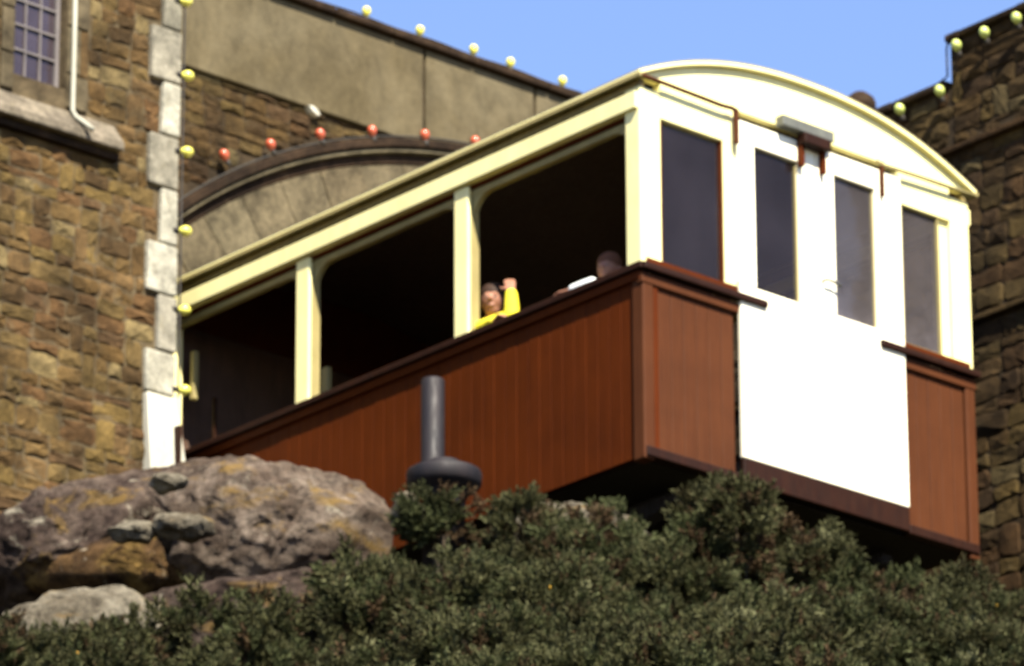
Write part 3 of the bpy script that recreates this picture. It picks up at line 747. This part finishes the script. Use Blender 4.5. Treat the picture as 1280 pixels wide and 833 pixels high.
# door track rails with hanger straps
def strap(x, zt, zb_):
    MB().box(x - .014, x + .014, -.062, -.036, zb_, zt).build('hanger_strap', M['brown2'], car, bevel=.004)
x918 = on(918, 140, 1, -.05)[0]; zA = on(918, 134, 1, -.05)[2]; zB = on(921, 180, 1, -.05)[2]
zr = ze - .012
MB().tube([(-.05, -.045, zr + .005), (.05, -.05, zr), (x918 - .12, -.05, zr - .01), (x918 - .07, -.05, zr - .008), (x918 - .02, -.05, zA - .012), (x918 + .02, -.05, zA - .02)], .013, 8).build('track_rail', M['brown2'], car, smooth=True)
strap(x918 + .012, zA - .01, zB)
x11 = on(1102, 205, 1, -.05)[0]; zA2 = on(1100, 202, 1, -.05)[2]; zB2 = on(1103, 246, 1, -.05)[2]
MB().tube([(x11 - .035, -.05, zA2), (x11 + .0, -.05, zA2 - .02), (x11 + .05, -.05, zr - .02), (x11 + .3, -.05, zr - .012), (W + .05, -.045, zr - .003)], .012, 8).build('track_rail', M['buff'], car, smooth=True)
MB().box(x11 - .010, x11 + .012, -.060, -.036, zB2, zA2).build('hanger_strap', M['brown2'], car, bevel=.004)
# plate and guide over the middle of the door
a = on(976, 146, 1, -.08); b = on(1040, 172, 1, -.08)
gp = MB().box(a[0], b[0], -.10, -.034, a[2] - .055, a[2] + .012).build('guide_plate', M['steel'], car, bevel=.006, label='grey metal plate above the double door')
xm = (on(1003, 170, 1, -.07)[0], on(1030, 185, 1, -.07)[0]); zk = on(1016, 180, 1, -.07)[2]
MB().box(xm[0] - .02, xm[1] + .02, -.115, -.036, a[2] - .125, a[2] - .057).build('guide_block', M['browntrim'], gp, bevel=.008)
zt_ = a[2] - .12; zq = on(1018, 214, 1, -.06)[2]
for x in xm: MB().box(x - .013, x + .013, -.075, -.036, zq, zt_).build('guide_strap', M['brown'], gp, bevel=.004)
# underframe, wheels
MB().box(.055, W - .055, .055, L, -.002, .035).build('floor_frame', M['under'], car)
for x in (.45, W - .55): MB().prism([(.25, -.04), (L - .1, -.04), (L - .1, -.12), (3.2, -.2), (1.4, -.36), (.7, -.2), (.25, -.10)], 0, x, x + .1).build('chassis_beam', M['under'], car, bevel=.008)
for y in (1.2, 3.3):
    ax = MB().tube([(.3, y, -.38), (W - .3, y, -.38)], .035, 10).build('axle', M['under'], car)
    for x in (.38, W - .44):
        wh = MB().tube([(x, y, -.38), (x + .02, y, -.38), (x + .021, y, -.38), (x + .07, y, -.38)], [.235, .235, .2, .2], 28).build('wheel', M['under'], ax)
# track under the car
tr = empty('track', (0, 0, 0), 'dark rails and sleepers hidden in the shade under the car', 'railway track')
for x in (.36, W - .42): MB().box(x, x + .07, .9, 4.2, -.70, -.618).build('rail', M['under'], tr)
for i in range(8): MB().box(.1, W - .1, 1.0 + i * .42, 1.2 + i * .42, -.84, -.702).build('sleeper', M['under'], tr, bevel=.01)

# ---------------------------------------------------------------- passengers
def bake(mb, name, mat, parent, vox=.007, smooth=3):
    o = mb.build(name, mat, parent)
    r = o.modifiers.new('r', 'REMESH'); r.mode = 'VOXEL'; r.voxel_size = vox; r.use_smooth_shade = True
    s_ = o.modifiers.new('s', 'SMOOTH'); s_.iterations = smooth; s_.factor = .5
    dg = bpy.context.evaluated_depsgraph_get(); me = bpy.data.meshes.new_from_object(o.evaluated_get(dg))
    o.modifiers.clear(); o.data = me
    return o
def limb(mb, pts, rs, n=12):
    P = []; Q = []
    for i in range(len(pts) - 1):
        a, b = Vector(pts[i]), Vector(pts[i + 1])
        mb.tube([a, a.lerp(b, .5), b], [rs[i], (rs[i] + rs[i + 1]) / 2 * 1.03, rs[i + 1]], n)
    for p, r in zip(pts, rs): mb.sphere(p, r, 12, 8)
def hand(mb, wrist, d, side, n_, s=1., curl=.5):
    """palm from the wrist along d; side = across the palm; n_ = palm normal (fingers curl towards it)"""
    d, side, n_ = Vector(d).normalized(), Vector(side).normalized(), Vector(n_).normalized(); w_ = Vector(wrist)
    for k in range(4):
        mb.tube([w_ + side * (k - 1.5) * .010 * s, w_ + d * .085 * s + side * (k - 1.5) * .019 * s], [.014 * s, .0115 * s], 8)
    for k, ln in enumerate((.066, .076, .071, .055)):
        b = w_ + d * .083 * s + side * (k - 1.5) * .0195 * s; p1 = b + (d + n_ * curl * .4).normalized() * ln * .45 * s
        p2 = p1 + (d + n_ * curl * 1.4).normalized() * ln * .32 * s; p3 = p2 + (d * .7 + n_ * curl * 2.2).normalized() * ln * .25 * s
        mb.tube([b, p1, p2, p3], [.0095 * s, .0085 * s, .0078 * s, .0065 * s], 8)
    b = w_ + d * .025 * s - side * .028 * s; p1 = b + (d * .6 - side * .8 + n_ * .2).normalized() * .035 * s; p2 = p1 + (d * .9 - side * .25 + n_ * .4).normalized() * .03 * s
    mb.tube([w_, b, p1, p2], [.013 * s, .012 * s, .010 * s, .008 * s], 8)
def person(label, hc, face, sc, sleeves, hair_m, arms, lap=(0, -1, 0)):
    """hc = head centre; face = unit horizontal direction of the face; seated on the bench"""
    hc = Vector(hc); fd = Vector(face).normalized(); sd = Vector((0, 0, 1)).cross(fd)   # sd: the person's left
    e = empty('person', (hc.x, hc.y, .44), label, 'person'); off = -Vector(e.location)
    H = .115 * sc
    mb = MB()
    mb.sphere(hc + Vector((0, 0, .012)), (.078 * sc, .078 * sc, .1 * sc), 16, 12)
    mb.sphere(hc + fd * .018 * sc, (.080 * sc, .080 * sc, .085 * sc), 16, 12)
    mb.sphere(hc + fd * .030 * sc - Vector((0, 0, .062 * sc)), (.050 * sc, .050 * sc, .048 * sc), 12, 9)       # jaw
    mb.tube([hc + fd * .09 * sc + Vector((0, 0, .018 * sc)), hc + fd * .108 * sc - Vector((0, 0, .012 * sc)), hc + fd * .085 * sc - Vector((0, 0, .022 * sc))], [.008 * sc, .015 * sc, .012 * sc], 8)   # nose
    for s_ in (1, -1):
        mb.sphere(hc + sd * s_ * .082 * sc - Vector((0, 0, .005)), (.014 * sc, .014 * sc, .03 * sc), 8, 6)     # ears
        mb.sphere(hc + fd * .088 * sc + sd * s_ * .03 * sc + Vector((0, 0, .024 * sc)), .012 * sc, 8, 6)        # brows
    mb.tube([hc + fd * .083 * sc - sd * .022 * sc - Vector((0, 0, .05 * sc)), hc + fd * .09 * sc - Vector((0, 0, .052 * sc)), hc + fd * .083 * sc + sd * .022 * sc - Vector((0, 0, .05 * sc))], .008 * sc, 8)  # lips
    nb = hc - Vector((0, 0, .17 * sc)) - fd * .02
    limb(mb, [hc - Vector((0, 0, .05 * sc)), nb], [.052 * sc, .056 * sc])
    hipc = Vector((max(hc.x + .06, .27), hc.y, .55))
    chest = nb.lerp(hipc, .32)
    limb(mb, [nb - Vector((0, 0, .03)), chest, hipc], [.075 * sc, .135 * sc, .14 * sc])
    face_d, face_s = fd, sd; LD = Vector(lap).normalized(); LS = Vector((0, 0, 1)).cross(LD)
    for s_ in (1, -1):
        fd, sd = face_d, face_s
        sh = nb + sd * s_ * .165 * sc - Vector((0, 0, .03 * sc)); limb(mb, [nb - Vector((0, 0, .02)), sh], [.055 * sc, .052 * sc])
        fd, sd = LD, LS
        limb(mb, [hipc + sd * s_ * .09 * sc, hipc + sd * s_ * .10 * sc + fd * .42 * sc + Vector((0, 0, .0)), hipc + sd * s_ * .10 * sc + fd * .43 * sc - Vector((0, 0, .40 * sc))], [.085 * sc, .06 * sc, .042 * sc])
        limb(mb, [hipc + sd * s_ * .10 * sc + fd * .43 * sc - Vector((0, 0, .43 * sc)), hipc + sd * s_ * .10 * sc + fd * .62 * sc - Vector((0, 0, .45 * sc))], [.038 * sc, .028 * sc])
    fd, sd = face_d, face_s
    cl = MB()
    limb(cl, [nb - Vector((0, 0, .035)), chest, hipc], [.088 * sc, .147 * sc, .152 * sc])
    for s_, (el_, wr, hd, hs, hn) in zip((1, -1), arms):
        sh = nb + sd * s_ * .165 * sc - Vector((0, 0, .03 * sc)); el_, wr = Vector(el_), Vector(wr)
        limb(mb, [sh, el_, wr], [.05 * sc, .038 * sc, .025 * sc]); hand(mb, wr, hd, hs, hn, sc)
        limb(cl, [nb - Vector((0, 0, .04)), sh, el_, el_.lerp(wr, .86)], [.072 * sc, .064 * sc, .052 * sc, .041 * sc])
    mb.v = [tuple(Vector(p) + off) for p in mb.v]; cl.v = [tuple(Vector(p) + off) for p in cl.v]
    bake(mb, 'body', M['skin'], e); bake(cl, 'shirt', sleeves, e, .009)
    tr_ = MB(); fd, sd = LD, LS
    for s_ in (1, -1): limb(tr_, [hipc + sd * s_ * .09 * sc, hipc + sd * s_ * .10 * sc + fd * .42 * sc, hipc + sd * s_ * .10 * sc + fd * .43 * sc - Vector((0, 0, .38 * sc))], [.098 * sc, .072 * sc, .054 * sc])
    tr_.v = [tuple(Vector(p) + off) for p in tr_.v]; bake(tr_, 'trousers', M['trouser'], e, .012)
    fd, sd = face_d, face_s
    hr = MB(); hr.sphere(hc - fd * .002 * sc + Vector((0, 0, .040)), (.093 * sc, .093 * sc, .09 * sc), 16, 12)
    hr.sphere(hc - fd * .035 * sc - Vector((0, 0, .02)), (.08 * sc, .08 * sc, .085 * sc), 14, 10)
    hr.v = [tuple(Vector(p) + off) for p in hr.v]; bake(hr, 'hair', hair_m, e, .008)
    for s_ in (1, -1):
        MB().sphere(hc + fd * .088 * sc + sd * s_ * .030 * sc + Vector((0, 0, .006 * sc)) + off, .0085 * sc, 10, 7).build('eye', plain('eye_white_and_iris', (.12, .09, .08), .2), e, smooth=True)
    return e
# first passenger: yellow jersey, elbow on the sill, hand raised to the brow
hp = on(617, 378, 0, .20); elb = on(640, 402, 0, .045); elb[2] += .03; wrp = on(639, 364, 0, .06)
el2 = on(598, 408, 0, .10); wr2 = on(625, 404, 0, .03)
person('passenger in a yellow jersey, elbow on the car sill and hand raised to the head', tuple(hp), (-.75, -.55, 0), .92, M['yellow_cloth'], M['hair'],
       [((el2[0] + .05, el2[1] + .06, el2[2] + .01), (wr2[0], wr2[1] + .03, wr2[2] + .02), (-.3, -.9, .05), (-1, .2, 0), (0, 0, -1)),
        (tuple(elb), tuple(wrp), (.25, .45, .9), (.6, -.6, .1), (.5, .6, -.3))])
hp = on(762, 338, 0, .22); e1 = on(735, 352, 0, .04); w1 = on(716, 362, 0, .02)
person('passenger in a white shirt peering over the car sill by the corner post', tuple(hp), (-.9, -.3, 0), .82, M['white_cloth'], M['hair2'],
       [((.22, hp[1] - .22, .95), (.16, hp[1] - .06, 1.0), (-.6, .5, .1), (.5, .6, 0), (0, 0, -1)),
        ((e1[0] + .03, e1[1], e1[2] - .01), (w1[0] + .02, w1[1] + .04, w1[2] + .01), (-.2, 1, -.05), (-1, -.1, 0), (0, 0, -1))], lap=(0, 1, 0))

# ---------------------------------------------------------------- black iron bollard in front of the car
c = on(555, 592, 0, -1.0); c1 = on(541, 475, 0, -1.0)
cz = float(c[2]); hh = float(c1[2]) - cz
bo = empty('iron_vent', (float(c[0]), float(c[1]), cz), 'black iron vent post with a round flanged base in front of the brown side boards', 'vent')
cx_ = float(on(541, 520, 0, -1.0)[1] - c[1])
MB().lathe([(.074, .05), (.07, .09), (.066, .1), (.066, hh - .01), (.060, hh), (.052, hh), (.052, hh - .1)], (0, cx_, 0), 28).build('pipe', M['black'], bo, smooth=True)
MB().lathe([(.12, -.6), (.12, -.14), (.15, -.11), (.19, -.09), (.208, -.07), (.212, -.01), (.206, .005), (.195, .012), (.10, .03), (.096, .06), (.085, .068)], (0, 0, 0), 36).build('flange', M['black'], bo, smooth=True)

# ---------------------------------------------------------------- rocks
def rock(name, outline_px, u, thick, mat, label, seed, amp=.07, facet=.10, lean=.35):
    big = len(outline_px) > 15 or name == 'rock_slab' or seed == 2
    """solid boulder: the outline stands at distance u, the body swells towards and away from the viewer"""
    P = [Vector(at_u(x, y, u)) for x, y in outline_px]
    # dense closed outline
    n = 150 if big else 64; seg = []
    L_ = [0]
    for i in range(len(P)): L_.append(L_[-1] + (P[(i + 1) % len(P)] - P[i]).length)
    for k in range(n):
        s_ = L_[-1] * k / n; i = max(j for j in range(len(P)) if L_[j] <= s_ + 1e-9)
        seg.append(P[i].lerp(P[(i + 1) % len(P)], (s_ - L_[i]) / (L_[i + 1] - L_[i])))
    cen = sum(seg, Vector()) / n; hu = Vector(HU)
    K = 38 if big else 16; V = []; Fc = []
    so = Vector((seed * 7.3, seed * 3.1, seed))
    def disp(p, rho):
        q = p + so
        d = noise.fractal(q * 2.2, 1, 2.1, 7) * amp
        dist, pt = noise.voronoi(q * 2.6); cell = Vector(pt[0])
        t = noise.noise(cell * 5.1) * facet
        d2, pt2 = noise.voronoi(q * 7.5); t += noise.noise(Vector(pt2[0]) * 3.3) * facet * .35
        return d + t * (1 - .35 * rho)
    for side in (1, -1):
        for k in range(K):
            a = (k + 1) / K * pi / 2
            rho = sin(a)
            for p in seg:
                q = cen.lerp(p, rho); dep = thick * (1 - rho ** 5) ** .5 if rho < 1 else 0
                lift = (q.z - cen.z)
                q = q - hu * side * dep + hu * side * 0
                if side == 1: q = q + hu * lift * 0
                dd = disp(q, rho)
                dirv = (-hu * side * (1 - rho * .7) + (p - cen).normalized() * rho * .6)
                V.append(q + dirv * dd * (1 if side == 1 or k < K - 1 else 1))
        V.append(cen - hu * side * (thick + disp(cen, 0)))
    off = K * n + 1
    rr_ = random.Random(seed * 11 + 3); hv = Vector(HV)
    hw = max(abs((p - cen).dot(hv)) for p in seg); hh_ = max(abs(p.z - cen.z) for p in seg)
    planes = []
    for k in range(26):
        a_ = rr_.uniform(0, 2 * pi); c_ = rr_.uniform(.25, 1.)
        nn_ = Vector((cos(a_) * (1 - c_ * c_) ** .5, sin(a_) * (1 - c_ * c_) ** .5, -c_)); planes.append((nn_, rr_.uniform(.66, .90)))
    for i_, q in enumerate(V):
        for nn_, d_ in planes:
            w3 = Vector(((q - cen).dot(hv) / hw, (q.z - cen.z) / hh_, (q - cen).dot(hu) / thick))
            e_ = w3.dot(nn_) - d_
            if e_ > 0:
                w3 = w3 - nn_ * e_; q = cen + hv * w3.x * hw + Vector((0, 0, w3.y * hh_)) + hu * w3.z * thick
        f_ = noise.fractal(q * 9 + so, .8, 2.1, 6) * .022 + noise.fractal(q * 3 + so, .9, 2.1, 3) * .018
        sc_ = .5 if thick < .15 else 1
        b_ = (q.z * .93 + q.dot(hv) * .34 + noise.noise(q * 1.7 + so) * .10) * 8.5     # tilted bedding: ledges and slots
        fr_ = b_ - math.floor(b_); f_ += ((fr_ if fr_ < .85 else (1 - fr_) * 5.7) - .5) * .018 * sc_ * max(0, min(1, .5 + noise.noise(q * 2.4 - so) * 2))
        j_ = (q.dot(hv) * .9 - q.z * .3 + noise.noise(q * 1.3 - so) * .12) * 3.6; fj = abs(j_ - round(j_)); f_ -= max(0, .05 - fj) * .3 * sc_
        V[i_] = q + (q - cen).normalized() * f_
    for s_ in (0, 1):
        b = s_ * off; Fc += [(b + off - 1, b + (j + 1) % n, b + j) if s_ else (b + off - 1, b + j, b + (j + 1) % n) for j in range(n)]
        for k in range(K - 1):
            for j in range(n):
                q = (b + k * n + j, b + (k + 1) * n + j, b + (k + 1) * n + (j + 1) % n, b + k * n + (j + 1) % n); Fc.append(q if s_ == 0 else q[::-1])
    # weld the two rims
    for j in range(n): V[off + (K - 1) * n + j] = V[(K - 1) * n + j]
    mb = MB().add(V, Fc); me = mb.mesh(name, mat, True)
    bm = bmesh.new(); bm.from_mesh(me); bmesh.ops.remove_doubles(bm, verts=bm.verts, dist=1e-5); bmesh.ops.recalc_face_normals(bm, faces=bm.faces); bm.to_mesh(me); bm.free()
    o = bpy.data.objects.new(name, me); C.objects.link(o); return tag(o, label, 'rock')
rock('rock_slab', [(196, 588), (205, 576), (240, 571), (285, 574), (330, 579), (400, 590), (458, 598), (478, 618), (500, 640), (498, 668), (494, 694), (425, 706), (370, 720), (300, 738), (240, 748), (212, 700), (222, 655), (192, 620)], 28.5, .26, M['rock'], 'big pale lichened rock slab in front of the tower foot and car side', 1, .03, .05)
rock('boulder', [(-60, 672), (0, 650), (50, 626), (110, 602), (160, 586), (205, 580), (232, 600), (240, 640), (215, 662), (140, 690), (60, 760), (-60, 770)], 28.9, .35, M['rock_dark'], 'purple brown boulder at the left edge under the tower', 2, .05, .10)
rock('boulder', [(30, 690), (90, 672), (150, 655), (215, 645), (300, 668), (420, 690), (400, 715), (300, 745), (150, 760), (60, 760), (25, 730)], 28.75, .24, M['rock_orange'], 'orange brown lichened rock under the left end of the big slab', 5, .03, .09)
rock('boulder', [(186, 655), (196, 640), (232, 637), (262, 648), (275, 664), (240, 674), (205, 670)], 28.12, .10, M['rock_pale'], 'small white streaked ledge on the left end of the big slab', 7, .015, .04)
rock('boulder', [(132, 664), (150, 652), (190, 652), (208, 664), (190, 676), (145, 678)], 28.2, .10, M['rock_pale'], 'small pale wedge of rock left of the white streaked ledge', 8, .015, .04)
rock('boulder', [(186, 604), (196, 592), (222, 590), (240, 600), (232, 612), (200, 616)], 28.12, .08, M['rock_pale'], 'small bright rock lump straight below the tower foot', 9, .015, .03)
rock('boulder', [(-60, 800), (0, 775), (40, 750), (90, 727), (150, 724), (180, 740), (230, 750), (200, 800), (100, 850), (-60, 880)], 28.0, .22, M['rock_pale'], 'low pale weathered rock at the lower left, above the gorse', 3, .03, .08)
rock('boulder', [(170, 750), (240, 735), (330, 722), (420, 705), (498, 690), (510, 700), (470, 740), (360, 790), (200, 850)], 28.25, .22, M['rock_dark'], 'dark brown rock under the lower edge of the big slab', 4, .03, .08)
rock('boulder', [(640, 650), (670, 628), (720, 616), (770, 625), (815, 655), (838, 690), (800, 740), (690, 740), (630, 690)], 28.2, .25, M['rock_pale'], 'pale rock half hidden in gorse under the near corner of the car', 6, .04, .08)
rock('boulder', [(484, 645), (494, 618), (512, 615), (530, 636), (535, 668), (500, 675)], 28.0, .10, M['rock_pale'], 'pale grey rock behind the gorse below the black vent', 10, .04, .08)

# ---------------------------------------------------------------- gorse
def sprig(n_leaf=34, L_=.13, seed=0):
    r = np.random.default_rng(seed); V = []; Fc = []
    def leaf(base, d, ln, wd):
        d = d / np.linalg.norm(d); s_ = np.cross(d, r.normal(size=3)); s_ /= np.linalg.norm(s_)
        b = len(V); V.extend([base - s_ * wd * .5, base + s_ * wd * .5, base + d * ln * .55 + s_ * wd * .42, base + d * ln, base + d * ln * .55 - s_ * wd * .42]); Fc.append((b, b + 1, b + 2, b + 3, b + 4))
    subs = [(np.zeros(3), np.array([0, 0, 1.]), L_)]
    for k in range(5):
        a = r.uniform(0, 2 * pi); subs.append((np.array([0, 0, L_ * r.uniform(.15, .7)]), np.array([cos(a) * .8, sin(a) * .8, 1.]), L_ * r.uniform(.4, .65)))
    for o_, d, ln in subs:
        d = d / np.linalg.norm(d)
        m = int(n_leaf * ln / L_)
        for i in range(m):
            t = (i + .5) / m; a = i * 2.4 + r.uniform(-.4, .4)
            p = np.cross(d, [1, .2, .1]); p /= np.linalg.norm(p); q = np.cross(d, p)
            out = (p * cos(a) + q * sin(a)) * (1.1 - .6 * t) + d * (.45 + .6 * t)
            leaf(o_ + d * ln * t, out, r.uniform(.026, .042) * (1.15 - .35 * t), r.uniform(.008, .013))
    return np.array(V), np.array(Fc)
SPR = [sprig(30, .16, s_) for s_ in range(5)]
def scatter(pos, nrm, sc):
    """copies of the sprigs at pos, growing along nrm"""
    Vs, Fs = [], []; base = 0; n = len(pos)
    which = rng.integers(0, len(SPR), n)
    for w_ in range(len(SPR)):
        idx = np.where(which == w_)[0]
        if not len(idx): continue
        V, Fc = SPR[w_]; z = nrm[idx] / np.linalg.norm(nrm[idx], axis=1, keepdims=True)
        a = rng.normal(size=(len(idx), 3)); x = np.cross(a, z); x /= np.linalg.norm(x, axis=1, keepdims=True); y = np.cross(z, x)
        B = np.stack([x, y, z], 2) * sc[idx][:, None, None]
        P = np.einsum('nij,vj->nvi', B, V) + pos[idx][:, None, :]
        m = len(V); Fa = (Fc[None] + (np.arange(len(idx)) * m)[:, None, None] + base)
        Vs.append(P.reshape(-1, 3)); Fs.append(Fa.reshape(-1, 5)); base += m * len(idx)
    return np.concatenate(Vs), np.concatenate(Fs)
def np_mesh(name, V, Fc, mat):
    me = bpy.data.meshes.new(name); k = Fc.shape[1]
    me.vertices.add(len(V)); me.vertices.foreach_set('co', V.astype(np.float32).ravel())
    me.loops.add(Fc.size); me.loops.foreach_set('vertex_index', Fc.astype(np.int32).ravel())
    me.polygons.add(len(Fc)); me.polygons.foreach_set('loop_start', np.arange(0, Fc.size, k, dtype=np.int32)); me.polygons.foreach_set('loop_total', np.full(len(Fc), k, dtype=np.int32))
    me.update(); me.validate(); me.materials.append(mat); return me
def bush_points(c, r, n):
    """sprig seats gathered in separate tufts that stand out of a crown, with open shade between them"""
    c = np.array(c); R3 = np.array([r[0], r[0], r[1]]); T = []; tries = 0
    want = max(3, n // 42)
    while len(T) < want and tries < want * 30:
        tries += 1; d = rng.normal(size=3); d /= np.linalg.norm(d)
        if d[2] < -.3: continue
        p = c + d * R3 * rng.uniform(.62, 1.12)
        if any(np.linalg.norm(p - q[0]) < .30 for q in T): continue
        T.append((p, d))
    P = []; Nn = []
    for p, d in T:
        ax = d * .7 + np.array([0, 0, .75]) + rng.normal(size=3) * .25; ax /= np.linalg.norm(ax); k = int(rng.integers(40, 70)); tr = rng.uniform(.11, .175)
        for i in range(k):
            e_ = rng.normal(size=3); e_ /= np.linalg.norm(e_)
            P.append(p + e_ * tr * rng.uniform(.2, 1) ** .6 - ax * .06); Nn.append(ax * .8 + e_ * .8)
    return np.array(P), np.array(Nn)
def bush(px, py, u, rpx, n, label, green=False):
    top = at_u(px, py, u); r = rpx / 213 * u / 28.35
    rz = r * .85; c = top - np.array([0, 0, rz * 1.32])
    e = empty('gorse_bush', (float(c[0]), float(c[1]), float(c[2] - rz)), label, 'gorse bush', 'gorse bushes below the car')
    off = np.array(e.location)
    P, Nn = bush_points(c, (r, rz), n); V, Fc = scatter(P, Nn, rng.uniform(.6, 1.0, len(P)))
    link_mesh('foliage', np_mesh('foliage', V - off, Fc, M['gorse_b'] if green else M['gorse']), e)['kind'] = 'stuff'
    mb = MB(); gz = min(ground_z(c[0], c[1]) - off[2], -.1)
    for k in range(9):
        q = P[rng.integers(len(P))] - off
        mb.tube([(rng.uniform(-.06, .06), rng.uniform(-.06, .06), gz), tuple(q * np.array([.45, .45, .2])), tuple(q * .97)], [.016, .010, .004], 5)
    mb.build('stem', M['twig'], e)
    P2, N2 = bush_points(c, (r * .8, rz * .7), 20); P2, N2 = P2[::4], N2[::4]; V, Fc = scatter(P2, N2, rng.uniform(.6, 1., len(P2)))
    o = link_mesh('dead_sprigs', np_mesh('dead_sprigs', V - off, Fc, M['deadgorse']), e); o['kind'] = 'stuff'
bushes = [(560, 614, 27.9, 34, 190, 'small gorse bush growing up against the black vent'),
          (652, 640, 27.9, 40, 170, 'gorse bush at the foot of the brown side boards, right of the vent'),
          (730, 634, 27.6, 58, 260, 'gorse bush over the half hidden pale rock under the car corner'),
          (925, 600, 27.7, 58, 300, 'tallest gorse bush, reaching up in front of the white door'),
          (858, 640, 27.5, 52, 240, 'gorse bush in the dark gap left of the tallest bush'),
          (1010, 655, 27.5, 58, 270, 'gorse bush below the lower right of the white door'),
          (1095, 700, 27.5, 58, 260, 'gorse bush under the right end of the car front'),
          (1185, 718, 27.6, 58, 260, 'gorse bush below the far right corner board of the car'),
          (1262, 742, 27.6, 58, 260, 'gorse bush at the right edge, against the dark rubble wall')]
for i, b in enumerate(bushes): bush(b[0], b[1], b[2], b[3], int(b[4] * .62), b[5], green=i % 2 == 0)
# the rest of the gorse reads as one thicket
PP, NN = [], []
for k in range(105):
    px = rng.uniform(-90, 1370); 
    lim = np.interp(px, [-90, 60, 150, 250, 340, 420, 500, 560, 640, 800, 900, 1000, 1100, 1200, 1370], [790, 778, 765, 758, 746, 728, 690, 672, 675, 685, 665, 688, 715, 738, 770])
    f = (k % 5) / 4; u = 27.4 - 3.6 * f + rng.uniform(-.25, .25); py = lim + f * 135 + rng.uniform(0, 22)
    top = at_u(px, py, u); r = rng.uniform(40, 72) / 213; rz = r * .8
    P, Nn = bush_points(top - np.array([0, 0, rz * 1.32]), (r, rz), 150); PP.append(P); NN.append(Nn)
for k in range(60):   # beyond the frame's bottom and sides
    u = rng.uniform(19.5, 24.5); v = rng.uniform(-5.5, 5.5); x = CAM[0] + HU[0] * u + HV[0] * v; y = CAM[1] + HU[1] * u + HV[1] * v
    r = rng.uniform(.22, .38); z = min(ground_z(x, y) + .45, at_u(640, 880, u)[2])
    P, Nn = bush_points(np.array([x, y, z - r]), (r, r * .8), 120); PP.append(P); NN.append(Nn)
print('sprigs', sum(len(q) for q in PP)); P = np.concatenate(PP); Nn = np.concatenate(NN)
sel = rng.random(len(P)); 
V, Fc = scatter(P[sel < .55], Nn[sel < .55], rng.uniform(.45, 1.25, (sel < .55).sum()))
o = link_mesh('gorse_thicket', np_mesh('gorse_thicket', V, Fc, M['gorse']), None); tag(o, 'grey green gorse thicket covering the slope below the car', 'gorse', None, 'stuff')
V, Fc = scatter(P[(sel >= .55) & (sel < .92)], Nn[(sel >= .55) & (sel < .92)], rng.uniform(.55, 1.05, ((sel >= .55) & (sel < .92)).sum()))
o = link_mesh('gorse_thicket', np_mesh('gorse_thicket', V, Fc, M['gorse_b']), None); tag(o, 'greener gorse mixed through the thicket on the slope', 'gorse', None, 'stuff')
V, Fc = scatter(P[sel >= .92], Nn[sel >= .92], rng.uniform(.6, 1.1, (sel >= .92).sum()))
o = link_mesh('dead_gorse', np_mesh('dead_gorse', V, Fc, M['deadgorse']), None); tag(o, 'brown dead sprigs scattered through the gorse thicket', 'gorse', None, 'stuff')
mb = MB()
for k in rng.choice(len(P), 70, replace=False): mb.sphere(P[k] + Nn[k] / np.linalg.norm(Nn[k]) * .11, (.011, .011, .014), 6, 4)
o = mb.build('gorse_flowers', M['petal'], smooth=True); tag(o, 'scattered yellow orange gorse flowers in the thicket', 'flowers', None, 'stuff')
